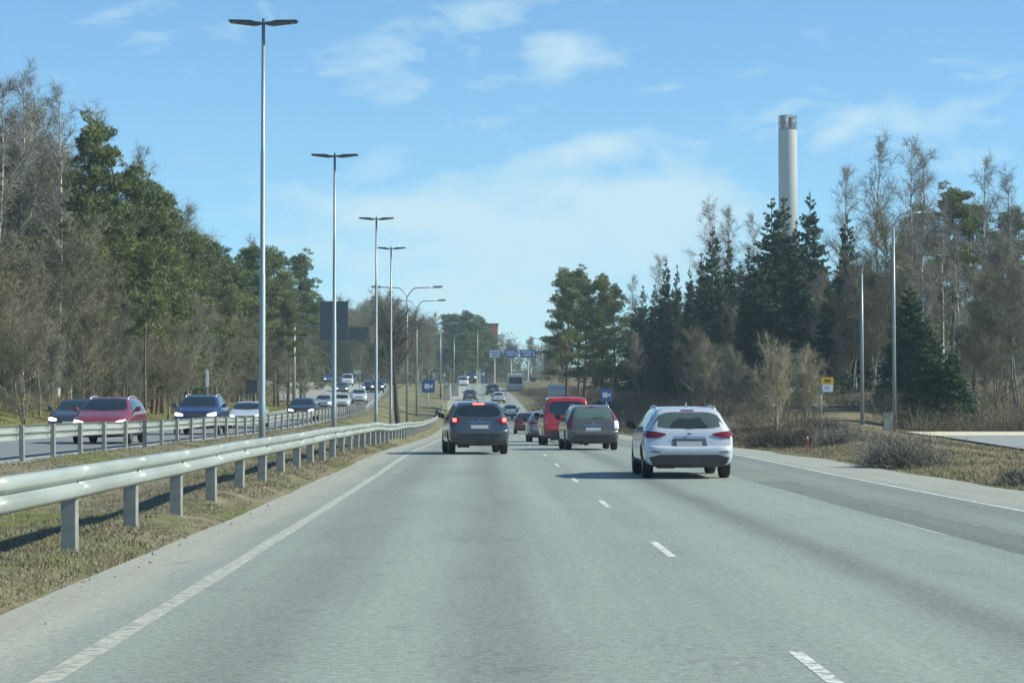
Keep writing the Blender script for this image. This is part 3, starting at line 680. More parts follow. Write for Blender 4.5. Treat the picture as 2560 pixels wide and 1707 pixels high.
def decal(bvh, axis, sign, bot, top, off=.004, nu=14, nv=6, bulge=0):
    """patch projected on the body. axis 'y': (x,z) view; axis 'x': (y,z) view; axis 'z': (x,y) view"""
    Pn = []; 
    for j in range(nv + 1):
        row = []
        for i in range(nu + 1):
            a, b = lerp_pl(bot, i / nu), lerp_pl(top, i / nu); t = j / nv
            p = (a[0] * (1 - t) + b[0] * t, a[1] * (1 - t) + b[1] * t)
            if axis == 'y': o, dr = Vector((p[0], sign * 9, p[1])), Vector((0, -sign, 0))
            elif axis == 'x': o, dr = Vector((sign * 9, p[0], p[1])), Vector((-sign, 0, 0))
            else: o, dr = Vector((p[0], p[1], 9)), Vector((0, 0, -1))
            h = bvh.ray_cast(o, dr)
            if bulge: off = .003 + bulge * (1 - (2 * t - 1) ** 4) * (1 - (2 * i / nu - 1) ** 10)
            row.append(None if h[0] is None else h[0] - dr * off * 1.0 + h[1] * (off if h[1].dot(dr) < 0 else -off) * .5)
        Pn.append(row)
    mb = MB(); idx = {}
    for j in range(nv + 1):
        for i in range(nu + 1):
            if Pn[j][i] is not None: idx[(j, i)] = len(mb.v); mb.v.append(tuple(Pn[j][i]))
    for j in range(nv):
        for i in range(nu):
            ks = [(j, i), (j, i + 1), (j + 1, i + 1), (j + 1, i)]
            if all(k in idx for k in ks):
                q = [Vector(mb.v[idx[k]]) for k in ks]
                if max((q[a] - q[b]).length for a in range(4) for b in range(a)) < .45: mb.f.append(tuple(idx[k] for k in ks))
    if mb.f:
        par = list(range(len(mb.v)))
        def fd(a):
            while par[a] != a: par[a] = par[par[a]]; a = par[a]
            return a
        for f_ in mb.f:
            for k in f_[1:]: par[fd(k)] = fd(f_[0])
        cnt = {}
        for f_ in mb.f: cnt[fd(f_[0])] = cnt.get(fd(f_[0]), 0) + 1
        big = max(cnt, key=cnt.get); mb.f = [f_ for f_ in mb.f if fd(f_[0]) == big]
        used = sorted({k for f_ in mb.f for k in f_}); mp_ = {k: i for i, k in enumerate(used)}
        mb.v = [mb.v[k] for k in used]; mb.f = [tuple(mp_[k] for k in f_) for f_ in mb.f]
    return mb
def wheel(parent, x, y, r, w, side):
    b = MB(); n = 28
    prof = [(-w/2, r*.66), (-w/2, r*.9), (-w*.42, r*.98), (-w*.25, r), (w*.25, r), (w*.42, r*.98), (w/2, r*.9), (w/2, r*.66)]
    vs = [(px, pr*math.cos(2*math.pi*k/n), pr*math.sin(2*math.pi*k/n)) for k in range(n) for px, pr in prof]; m = len(prof)
    b.add(vs, [(k*m+j, k*m+(j+1) % m, ((k+1) % n)*m+(j+1) % m, ((k+1) % n)*m+j) for k in range(n) for j in range(m)])
    o = b.build('wheel', RUBBER, parent, True); o.location = (x, y, r)
    c = MB(); xs_ = side * w * .38
    c.tube([(side * w * .1, 0, 0), (side * w * .12, 0, 0)], r * .66, 24)
    for k in range(5):
        a = 2 * math.pi * k / 5 + .3; ca, sa = math.cos(a), math.sin(a); pa, pb = -sa, ca
        q = [(xs_, ca * r * .1 + pa * .045, sa * r * .1 + pb * .045), (xs_, ca * r * .1 - pa * .045, sa * r * .1 - pb * .045), (xs_ * .9, ca * r * .64 - pa * .03, sa * r * .64 - pb * .03), (xs_ * .9, ca * r * .64 + pa * .03, sa * r * .64 + pb * .03)]
        q2 = [(side * w * .2, v[1], v[2]) for v in q]; c.add(q + q2, [(0, 1, 2, 3), (0, 4, 5, 1), (2, 6, 7, 3), (1, 5, 6, 2), (3, 7, 4, 0)])
    vs = []; 
    for k in range(24):
        a = 2 * math.pi * k / 24
        for px, pr in ((side * w * .44, r * .66), (side * w * .46, r * .61), (side * w * .12, r * .6)): vs.append((px, pr * math.cos(a), pr * math.sin(a)))
    c.add(vs, [(k*3+j, k*3+j+1, ((k+1) % 24)*3+j+1, ((k+1) % 24)*3+j) for k in range(24) for j in range(2)])
    c.build('rim', RIMM, o)
PAINTS = {}
def paintm(name, col, metal=.25, rough=.32):
    if name not in PAINTS: PAINTS[name] = mat('paint_' + name, col, rough=rough, metal=metal, coat=.9, spec=.5)
    return PAINTS[name]
def rounded(x0, x1, z0, z1, k=.12, n=10):
    """bottom and top polylines of a rectangle with rounded corners"""
    bot, top = [], []
    for i in range(n + 1):
        t = i / n; x = x0 + (x1 - x0) * t; e = (abs(2 * t - 1)) ** 6 * (z1 - z0) * k * 2
        bot.append((x, z0 + e)); top.append((x, z1 - e))
    return bot, top
CARS = 0
def car(name, label, cat, kind, paint_m, x, y, yaw=0, Lc=4.5, Wc=1.8, H=1.46, facing='away', group=None, brake=False, lights=True, rails=False, dark_bumper=True, detail=1, glass=None, tail='wide', plate_z=None, wheel_r=.33, z=None, fog=False, tow=True):
    glass = glass or GLASS
    fwd = 1 if facing == 'away' else -1
    ax = (-Lc / 2 + Lc * .19, Lc / 2 - Lc * .195)
    zf = zr if facing == 'away' else zl
    zg = (float(zf(y)) if z is None else z)
    slope = math.atan((float(zf(y + 2)) - float(zf(y - 2))) / 4)
    # y given is the end nearest the camera
    yc = y + Lc / 2
    zc_ = float(zf(yc)) if z is None else z
    r = empty(name, (x, yc, zc_), 0, label, cat, group)
    r.rotation_euler = (slope if facing == 'away' else -slope, 0, R(yaw) + (0 if facing == 'away' else math.pi))
    me = body_mesh(kind, Lc, Wc, H, wheel_r, ax); me.materials.append(paint_m); me.materials.append(PLAST)
    lowz = {'suv': .36, 'van': .36}.get(kind, .285)
    for p_ in me.polygons:
        if p_.center[2] < lowz or (abs(p_.normal[0]) < .5 and p_.center[2] < wheel_r * 2 and abs(p_.center[0]) < Wc / 2 - .02 and min(abs(p_.center[1] - a_) for a_ in ax) < wheel_r + .09): p_.material_index = 1
    body = link('body', me, paint_m, r); bv = bvh_of(me)
    hn = {'estate': 1.46, 'suv': 1.595, 'hatch': 1.44, 'sedan': 1.43, 'van': 1.975}[kind]; s = H / hn; hw = Wc / 2; l0 = -Lc / 2
    f = Lc / 4.6
    # side and chin cladding
    for sd in (-1, 1):
        for ay in ax: wheel(r, sd * (hw - .115), ay, wheel_r, .21, sd)
    if detail:
        belt = {'estate': .95, 'suv': 1.04, 'hatch': .93, 'sedan': .94, 'van': 1.13}[kind] * s
        rt = H - .115
        # ---- rear
        if kind == 'van':
            b_, t_ = rounded(-.70 * hw / .95, .70 * hw / .95, 1.22, H - .20, .10)
        elif kind == 'estate': b_, t_ = rounded(-.80 * hw, .80 * hw, belt + .06, H - .12, .1); t_ = [(x_ * .82, z_) for x_, z_ in t_]
        elif kind == 'suv': b_, t_ = rounded(-.78 * hw, .78 * hw, belt + .09, H - .13, .12); t_ = [(x_ * .80, z_) for x_, z_ in t_]
        elif kind == 'hatch': b_, t_ = rounded(-.76 * hw, .76 * hw, belt + .06, H - .10, .1); t_ = [(x_ * .82, z_) for x_, z_ in t_]
        else: b_, t_ = rounded(-.72 * hw, .72 * hw, 1.09 * s, H - .07, .1); t_ = [(x_ * .84, z_) for x_, z_ in t_]
        w_ = decal(bv, 'y', -1, b_, t_).build('rear_window', glass, r, True)
        if facing == 'away' and glass is not GLASS and kind == 'estate' and glass.name == 'rear_glass':
            zz_b = b_[5][1] + .012; hh_ = (t_[5][1] - zz_b)
            bl = [(-.42 * hw, 0), (-.3 * hw, 0), (0, 0), (.25 * hw, 0), (.42 * hw, 0)]; tl = [(-.36 * hw, .35), (-.2 * hw, .62), (0, .55), (.25 * hw, .66), (.38 * hw, .2)]
            decal(bv, 'y', -1, [(a_, zz_b + 0) for a_, q_ in bl], [(a_, zz_b + hh_ * q_) for a_, q_ in tl], off=.009, nu=24, nv=4).build('seat_back_shape', mat('dim_interior', (.03, .04, .04), rough=.12), w_, True)
        if kind != 'sedan' and facing == 'away':
            wi = decal(bv, 'y', -1, [(-.02, b_[5][1] + .0), (.42 * hw, b_[5][1] + .05)], [(-.02, b_[5][1] + .02), (.42 * hw, b_[5][1] + .068)], off=.02, nv=1); wi.build('wiper', PLAST, w_)
        # lower bumper in dark plastic
        zb_ = .30 if kind in ('suv', 'van') else .26
        zt_ = {'suv': .56, 'estate': .46, 'hatch': .44, 'sedan': .42, 'van': .56}[kind]
        if dark_bumper:
            decal(bv, 'y', -1, [(-hw * .80, zb_), (-hw * .4, zb_ - .02), (0, zb_ - .02), (hw * .4, zb_ - .02), (hw * .80, zb_)], [(-hw * .90, zt_ - .03), (-hw * .66, zt_ + .02), (0, zt_ + .02), (hw * .66, zt_ + .02), (hw * .90, zt_ - .03)], off=.006, nu=20).build('lower_bumper', BUMP, r, True)
        zb1 = zt_ + .02; zb2 = zt_ + (.17 if kind in ('suv', 'van') else .19)
        decal(bv, 'y', -1, [(-hw * .93, zb1 + .05), (-hw * .6, zb1), (0, zb1), (hw * .6, zb1), (hw * .93, zb1 + .05)], [(-hw * .93, zb2 + .02), (0, zb2), (hw * .93, zb2 + .02)], nu=24, nv=8, bulge=.045).build('bumper', paint_m, r, True)
        for sd in (-1, 1):
            tm = TAILON if brake else TAIL
            if tail == 'wide':       # horizontal lamps
                zc = {'suv': 1.02, 'estate': .89, 'hatch': .9, 'sedan': .86, 'van': 1.0}[kind] * s
                A = [(sd * hw * .52, zc - .02), (sd * hw * .75, zc - .075), (sd * hw * .955, zc - .07)]
                B = [(sd * hw * .52, zc + .015), (sd * hw * .75, zc + .055), (sd * hw * .955, zc + .075)]
                decal(bv, 'y', -1, A, B, off=.012, nv=3).build('tail_lamp', tm, r, True)
                yq = l0 + .06
                decal(bv, 'x', sd, [(l0 + .06, zc - .06), (l0 + .34, zc - .02)], [(l0 + .06, zc + .07), (l0 + .34, zc + .03)], off=.01, nv=3).build('tail_lamp', TAIL, r, True)
            elif tail == 'boomerang':
                zc = 1.0 * s
                A = [(sd * hw * .60, zc + .03), (sd * hw * .75, zc - .10), (sd * hw * .94, zc - .12)]
                B = [(sd * hw * .60, zc + .05), (sd * hw * .75, zc + .085), (sd * hw * .93, zc + .12)]
                decal(bv, 'y', -1, A, B, off=.012, nv=4).build('tail_lamp', TAIL, r, True)
                if brake: decal(bv, 'y', -1, [(sd * hw * .76, zc - .03), (sd * hw * .88, zc - .03)], [(sd * hw * .76, zc + .07), (sd * hw * .88, zc + .07)], off=.02, nv=3).build('brake_lamp', TAILON, r, True)
            elif tail == 'tall':
                A = [(sd * hw * .80, .72), (sd * hw * .975, .72)]; B = [(sd * hw * .70, 1.30), (sd * hw * .86, 1.30)]
                M1 = [(sd * hw * .80, .98), (sd * hw * .965, .98)]
                decal(bv, 'y', -1, M1, B, off=.012, nv=6, nu=5).build('tail_lamp', TAIL, r, True)
                decal(bv, 'y', -1, A, M1, off=.012, nv=4, nu=5).build('reversing_lamp', CLEAR if sd > 0 else TAIL, r, True)
            elif tail == 'van':
                decal(bv, 'y', -1, [(sd * hw * .84, .84), (sd * hw * .965, .84)], [(sd * hw * .84, 1.12), (sd * hw * .955, 1.12)], off=.012, nv=4, nu=5).build('tail_lamp', mat('van_lamp', (.55, .12, .08), rough=.2, coat=.6) if 'van_lamp' not in bpy.data.materials else bpy.data.materials['van_lamp'], r, True)
        if brake:
            zb3 = H - .10
            decal(bv, 'y', -1, [(-.17, zb3 - .02), (.17, zb3 - .02)], [(-.17, zb3 + .015), (.17, zb3 + .015)], off=.02, nv=2).build('high_brake_lamp', TAILON, r, True)
        elif facing == 'away':
            zb3 = H - .09
            decal(bv, 'y', -1, [(-.13, zb3 - .012), (.13, zb3 - .012)], [(-.13, zb3 + .01), (.13, zb3 + .01)], off=.012, nv=2).build('high_brake_lamp', TAIL, r, True)
        pz = plate_z or {'suv': .82, 'estate': .70, 'hatch': .68, 'sedan': .62, 'van': .80}[kind]
        if facing == 'away':
            decal(bv, 'y', -1, [(-.37, pz - .09), (.37, pz - .09)], [(-.33, pz + .11), (.33, pz + .11)], off=.003, nv=3).build('plate_recess', mat('recess', (.09, .1, .11), rough=.5) if 'recess' not in bpy.data.materials else bpy.data.materials['recess'], r, True)
            decal(bv, 'y', -1, [(-.255, pz - .055), (.255, pz - .055)], [(-.255, pz + .055), (.255, pz + .055)], off=.012, nv=2, nu=6).build('number_plate', PLATE, r)
            decal(bv, 'y', -1, [(-.32, pz + .12), (.32, pz + .12)], [(-.32, pz + .145), (.32, pz + .145)], off=.018, nv=1).build('trim_strip', CHROME if kind != 'van' else PLAST, r, True)
            decal(bv, 'y', -1, [(-.05, pz + .185), (0, pz + .165), (.05, pz + .185)], [(-.05, pz + .205), (0, pz + .225), (.05, pz + .205)], off=.015, nv=3, nu=6).build('badge', CHROME, r, True)
            for sd in (-1, 1):
                decal(bv, 'y', -1, [(sd * hw * .66, zt_ + .065), (sd * hw * .86, zt_ + .08)], [(sd * hw * .66, zt_ + .09), (sd * hw * .86, zt_ + .105)], off=.052, nv=1, nu=4).build('reflector', TAIL, r)
            if tow: MB().tube([(0, l0 + .1, .34), (0, l0 - .05, .33), (0, l0 - .07, .42)], .018, 8).build('tow_bar', PLAST, r)
            MB().box((-.5 * hw, l0 + .45, .26), (.34, .4, .11)).build('silencer', PLAST, r); MB().tube([(-.42 * hw, l0 + .3, .26), (-.42 * hw, l0 + .02, .255)], .03, 8).build('exhaust', PLAST, r)
            # shut lines of the tailgate
            zq = {'suv': .64, 'estate': .52, 'hatch': .52, 'sedan': .5, 'van': .62}[kind]
            decal(bv, 'y', -1, [(-hw * .70, zq), (hw * .70, zq)], [(-hw * .70, zq + .012), (hw * .70, zq + .012)], off=.003, nv=1, nu=12).build('shut_line', PLAST, r)
        # ---- sides
        for sd in (-1, 1):
            zl0 = belt + .05
            if kind == 'van':
                segs = [(l0 + .30 * f, l0 + 1.3 * f), (l0 + 1.4 * f, l0 + 2.45 * f), (l0 + 2.55 * f, l0 + 3.45 * f)]; topz = lambda yy0: H - .30 if yy0 < l0 + 2.9 * f else H - .62
            elif kind == 'sedan':
                segs = [(l0 + .95 * f, l0 + 2.0 * f), (l0 + 2.07 * f, l0 + 3.1 * f)]; topz = None
            elif kind == 'hatch':
                segs = [(l0 + .62 * f, l0 + 1.1 * f), (l0 + 1.17 * f, l0 + 2.05 * f), (l0 + 2.12 * f, l0 + 3.2 * f)]; topz = None
            else:
                segs = [(l0 + .42 * f, l0 + 1.12 * f), (l0 + 1.19 * f, l0 + 2.05 * f), (l0 + 2.12 * f, l0 + 3.15 * f)]; topz = None
            prof = car_profile(kind, Lc, H); py = [q[0] - Lc / 2 for q in prof]; pz_ = [q[2] for q in prof]
            lim = lambda yy0: max(zl0 + .02, min(float(np.interp(yy0, py, pz_)) - .13, H - .125 if kind != 'van' else H - .28))
            for (a, c) in segs:
                ts = [a + (c - a) * k / 8 for k in range(9)]
                decal(bv, 'x', sd, [(q, zl0) for q in ts], [(q, lim(q)) for q in ts], off=.004, nu=12, nv=4).build('side_window', glass, r, True)
            # sill, mirror, handles
            decal(bv, 'x', sd, [(ax[0] + wheel_r + .08, .27), (ax[1] - wheel_r - .08, .27)], [(ax[0] + wheel_r + .08, .36), (ax[1] - wheel_r - .08, .36)], off=.006, nv=2).build('sill', PLAST, r, True)
            my = l0 + (3.05 if kind != 'van' else 3.5) * f
            m_ = MB(); m_.extrude([(sd * (hw - .06), belt + .02), (sd * (hw + .06), belt + .03), (sd * (hw + .17), belt + .06), (sd * (hw + .18), belt + .17), (sd * (hw + .12), belt + .2), (sd * (hw + .02), belt + .18), (sd * (hw - .03), belt + .08)], my - .06, my + .09)
            m_.build('mirror', PLAST if facing == 'away' else paint_m, r)
            for hy in (l0 + 1.25 * f, l0 + 2.25 * f):
                if kind != 'van' or hy > l0 + 2 * f: decal(bv, 'x', sd, [(hy, belt - .12), (hy + .2, belt - .12)], [(hy, belt - .09), (hy + .2, belt - .09)], off=.02, nv=1, nu=3).build('door_handle', paint_m, r)
            for hy in (l0 + 1.15 * f, l0 + 2.09 * f, l0 + 3.12 * f):
                decal(bv, 'x', sd, [(hy, .38), (hy + .012, .38)], [(hy, belt), (hy + .012, belt)], off=.003, nv=6, nu=1).build('shut_line', PLAST, r)
            if rails:
                xr_ = .66 * hw; pts = [(sd * (xr_), l0 + .8 * f, H - .085), (sd * xr_, l0 + 1.0 * f, H - .02), (sd * xr_, l0 + 1.6 * f, H + .0), (sd * xr_, l0 + 2.3 * f, H - .015), (sd * xr_, l0 + 2.6 * f, H - .09)]
                MB().tube(pts, .02, 6).build('roof_rail', mat('rail_silver', (.6, .62, .65), rough=.3, metal=.5) if 'rail_silver' not in bpy.data.materials else bpy.data.materials['rail_silver'], r, True)
        # ---- front
        if kind == 'van': b_ = [(-.80 * hw, 1.22), (0, 1.18), (.80 * hw, 1.22)]; t_ = [(-.70 * hw, H - .14), (0, H - .10), (.70 * hw, H - .14)]
        else:
            zc = {'estate': 1.02, 'suv': 1.12, 'hatch': .99, 'sedan': .99}[kind] * s
            b_ = [(-.80 * hw, zc + .03), (0, zc - .01), (.80 * hw, zc + .03)]; t_ = [(-.62 * hw, H - .085), (0, H - .055), (.62 * hw, H - .085)]
        decal(bv, 'y', 1, b_, t_, nu=16, nv=8).build('windscreen', glass, r, True)
        zh = {'estate': .66, 'suv': .80, 'hatch': .65, 'sedan': .65, 'van': .86}[kind] * s
        for sd in (-1, 1):
            A = [(sd * hw * .52, zh - .06), (sd * hw * .72, zh - .075), (sd * hw * .90, zh - .03)]; B = [(sd * hw * .52, zh + .01), (sd * hw * .72, zh + .065), (sd * hw * .88, zh + .085)]
            decal(bv, 'y', 1, A, B, off=.012, nv=4).build('headlight', (HEADL if (lights and facing != 'away') else CLEAR), r, True)
            decal(bv, 'y', 1, [(sd * hw * .60, .34), (sd * hw * .78, .35)], [(sd * hw * .60, .42), (sd * hw * .78, .43)], off=.01, nv=2).build('fog_lamp', HEADL if fog else PLAST, r, True)
        decal(bv, 'y', 1, [(-hw * .46, zh - .075), (hw * .46, zh - .075)], [(-hw * .5, zh + .02), (hw * .5, zh + .02)], off=.008, nv=3).build('grille', PLAST, r, True)
        decal(bv, 'y', 1, [(-hw * .5, .30), (hw * .5, .30)], [(-hw * .58, .44), (hw * .58, .44)], off=.006, nv=3).build('lower_grille', PLAST, r, True)
        decal(bv, 'y', 1, [(-.255, .47), (.255, .47)], [(-.255, .575), (.255, .575)], off=.02, nv=2, nu=6).build('number_plate', PLATE, r)
        if kind in ('estate', 'suv'): 
            MB().extrude([(l0 + .72 * f, H - .04), (l0 + .95 * f, H - .02), (l0 + .72 * f, H + .065)], -.015, .015, 'yz').build('antenna', paint_m, r)
    return r
WHITEP = paintm('white', (.55, .58, .63), .15); BLUEG = paintm('blue_grey', (.075, .092, .118), .5); GREYE = paintm('grey_brown', (.135, .125, .11), .4); REDV = paintm('red_van', (.40, .022, .028), .05)
REDC = paintm('red', (.24, .034, .045), .2); DKRED = paintm('dark_red', (.16, .025, .03), .3); NAVY = paintm('navy', (.02, .035, .11), .4); DKGREY = paintm('dark_grey', (.05, .055, .07), .5)
SILV = paintm('silver_blue', (.38, .46, .52), .5); GREY = paintm('grey', (.2, .2, .21), .4); GREENC = paintm('pale_green', (.5, .62, .55), .3); BLACKP = paintm('black', (.02, .022, .03), .3); PURP = paintm('plum', (.12, .10, .16), .4)
GLASSW = mat('rear_glass', (.075, .10, .095), rough=.08, spec=.9)
G1 = 'cars driving ahead, seen from behind'; G2 = 'oncoming cars on the far carriageway'
car('parked_car' if 0 else 'estate_car', 'white estate car nearest on the right, seen from behind with a wide rear window', 'car', 'estate', WHITEP, 4.16, 44.5, 0, 4.6, 1.8, 1.46, rails=True, group=G1, tow=False, glass=GLASSW)
car('suv', 'blue-grey SUV braking with three lit red brake lights beside the crash barrier', 'car', 'suv', BLUEG, -.24, 66, 4.5, 4.4, 1.80, 1.60, brake=True, tail='boomerang', group=G1)
car('estate_car', 'dark grey-brown estate car with tall tail lamps, right in front of the red van', 'car', 'estate', GREYE, 3.62, 74, 2.2, 4.5, 1.77, 1.52, rails=True, tail='tall', glass=GLASSG, group=G1, wheel_r=.32)
car('van', 'bright red boxy van with a dark rear window, beyond the grey estate car', 'van', 'van', REDV, 3.35, 89, 1.5, 4.9, 1.90, 1.97, tail='van', group=G1)
car('hatchback', 'grey car half hidden at the left of the red van', 'car', 'hatch', GREY, 3.0, 103, 1.0, 4.3, 1.76, 1.46, group=G1)
car('hatchback', 'dark red hatchback in the gap between the braking SUV and the red van', 'car', 'hatch', DKRED, 3.05, 150, 0, 4.2, 1.74, 1.47, group=G1)
car('hatchback', 'pale green hatchback beyond the dark red one', 'car', 'hatch', GREENC, 3.05, 238, 1, 4.1, 1.74, 1.5, group=G1)
car('hatchback', 'white car climbing the slope just left of the bus', 'car', 'hatch', WHITEP, 2.1, 288, 2, 4.2, 1.76, 1.46, group=G1)
car('suv', 'dark SUV climbing the slope above the white car', 'car', 'suv', DKGREY, 1.5, 325, 3, 4.6, 1.85, 1.65, group=G1)
car('hatchback', 'plum coloured car just above the roof of the braking SUV', 'car', 'hatch', PURP, -1.65, 300, 2, 4.3, 1.78, 1.46, group=G1)
car('estate_car', 'oncoming red estate car, nearest on the far carriageway, headlights on', 'car', 'estate', REDC, -11.8, 68.5, 0, 4.5, 1.8, 1.48, 'toward', G2, rails=True)
car('sedan', 'oncoming dark grey saloon half hidden behind the red car', 'car', 'sedan', DKGREY, -15.95, 86, 0, 4.7, 1.85, 1.47, 'toward', G2)
car('suv', 'oncoming navy blue SUV with roof rails and bright headlights', 'car', 'suv', NAVY, -11.75, 91, 0, 4.7, 1.9, 1.66, 'toward', G2, rails=True)
car('sedan', 'oncoming white low saloon right beside the navy SUV', 'car', 'sedan', WHITEP, -12.1, 113, 0, 4.5, 1.84, 1.36, 'toward', G2)
car('hatchback', 'oncoming black hatchback with headlights on, left of the second lamp pole', 'car', 'hatch', BLACKP, -11.65, 143, 0, 4.3, 1.82, 1.46, 'toward', G2)
car('hatchback', 'oncoming silver-blue car behind the black hatchback', 'car', 'hatch', SILV, -15.9, 222, 1, 4.3, 1.8, 1.46, 'toward', G2)
car('hatchback', 'oncoming small white car partly behind the second lamp pole', 'car', 'hatch', WHITEP, -14.3, 226, 1, 4.0, 1.72, 1.5, 'toward', G2, lights=False)
car('suv', 'oncoming white SUV alone in the lane between the lamp poles', 'car', 'suv', WHITEP, -13.7, 246, 2, 4.4, 1.82, 1.62, 'toward', G2, lights=False)
car('hatchback', 'oncoming dark blue car above and right of the white SUV', 'car', 'hatch', NAVY, -15.5, 303, 2, 4.3, 1.8, 1.46, 'toward', G2)
car('suv', 'oncoming black SUV just left of the fourth lamp pole', 'car', 'suv', BLACKP, -14.2, 300, 2, 4.6, 1.85, 1.65, 'toward', G2)
car('hatchback', 'oncoming black car just behind the black SUV', 'car', 'hatch', DKGREY, -15.2, 330, 2, 4.3, 1.8, 1.46, 'toward', G2)
def rampz(x, y):
    k = int(np.clip((y - 255) / 190 * 25, 0, 25)); return float(Rp[k, 2, 2])
car('hatchback', 'dark green car coming down the ramp behind the second lamp pole', 'car', 'hatch', paintm('dark_green', (.06, .1, .08), .3), X(783, 300), 300, 4, 4.3, 1.8, 1.5, 'toward', 'cars on the ramp', z=rampz(0, 300) + .02)
car('van', 'small white van farther up the ramp', 'van', 'van', WHITEP, X(796, 345), 345, 4, 4.6, 1.9, 1.9, 'toward', 'cars on the ramp', z=rampz(0, 345) + .02, lights=False)
car('hatchback', 'small blue car at the far left of the ramp', 'car', 'hatch', paintm('blue', (.06, .10, .3), .3), X(754, 375), 375, 4, 4.3, 1.8, 1.5, 'toward', 'cars on the ramp', z=rampz(0, 375) + .02)
car('van', 'white van on the crest above the concrete blocks', 'van', 'van', WHITEP, X(1062, 395), 395, 6, 4.6, 1.9, 1.9, 'toward', 'vehicles on the crest', lights=False, z=Zh(888, 395))
car('suv', 'dark blue vehicle on the crest left of the cream pillar', 'car', 'suv', NAVY, X(1081, 420), 420, 6, 4.6, 1.9, 1.9, 'toward', 'vehicles on the crest', z=Zh(877, 420))
# bus
d = 345; x = X(1184, d)
r = empty('bus', (x, d + 5.5, Zh(905, d)), label='grey-white bus seen from behind at the top of the slope', cat='bus')
slope = math.atan((float(zr(355)) - float(zr(345))) / 10); r.rotation_euler = (slope, 0, 0)
b = MB(); w2 = 1.27; b.extrude([(-w2, .35), (w2, .35), (w2, 2.9), (w2 - .12, 3.2), (-w2 + .12, 3.2), (-w2, 2.9)], -5.5, 5.5)
bo = b.build('body', mat('bus_grey', (.40, .43, .46), rough=.4, coat=.4), r)
MB().extrude([(-1.0, 1.75), (1.0, 1.75), (1.0, 2.7), (.9, 2.8), (-.9, 2.8), (-1.0, 2.7)], -5.52, -5.505).build('rear_window', GLASS, r)
MB().box((0, -5.51, .75), (2.5, .05, .35)).build('lower_panel', mat('bus_dark', (.12, .13, .16)), r)
MB().box((0, -5.52, 1.25), (2.1, .03, .6)).build('engine_cover', mat('bus_cover', (.25, .3, .38)), r)
for s in (-1, 1):
    MB().box((s * 1.15, -5.53, 1.1), (.16, .03, .5)).build('tail_lamp', TAIL, r)
    MB().box((s * 1.275, 0, 2.15), (.02, 10, .9)).build('side_window', GLASS, r)
    for ay in (-3.4, 3.2): wheel(r, s * 1.1, ay, .48, .3, s)

# ------------------------------------------------------------------ trees
rng = np.random.default_rng(11)
def unit(v): return v / np.maximum(np.linalg.norm(v, axis=-1, keepdims=True), 1e-6)
def strips(B, D, Ln, Wd):
    """thin triangles: base B, direction D, length, width"""
    n = len(B); s = unit(np.cross(D, rng.normal(size=(n, 3)))) * (np.asarray(Wd).reshape(-1, 1) / 2)
    return np.stack([B - s, B + s, B + D * np.asarray(Ln).reshape(-1, 1)], 1)
def tube_np(mb, pts, r0, r1, n=6):
    k = len(pts); mb.tube([tuple(p) for p in pts], [r0 + (r1 - r0) * i / (k - 1) for i in range(k)], n, False)
BARK_B = mat('birch_bark', (.62, .60, .55), rough=.8, col2=(.10, .09, .085), vscale=2.5, vstretch=(1, 1, 1.6))
BARK_G = mat('grey_bark', (.20, .18, .15), rough=.9, var=.3, vscale=3)
BARK_P = mat('pine_bark', (.13, .09, .065), rough=.9, var=.35, vscale=3)
TWIG_B = mat('birch_twigs', (.21, .19, .17), rough=.8, var=.25, vscale=.7, obj_rand=.18)
TWIG_O = mat('olive_twigs', (.20, .178, .105), rough=.85, var=.25, vscale=.5, obj_rand=.18)
TWIG_G = mat('grey_twigs', (.24, .22, .165), rough=.85, var=.2, vscale=.8, obj_rand=.15)
TWIG_D = mat('dark_twigs', (.105, .085, .062), rough=.9, var=.3, vscale=.4)
NEED_P = mat('pine_needles', (.065, .092, .032), rough=.7, col2=(.20, .225, .075), vscale=.6, obj_rand=.15, translucent=.2)
NEED_S = mat('spruce_needles', (.020, .042, .018), rough=.7, col2=(.06, .105, .036), vscale=.8, obj_rand=.15, translucent=.12)
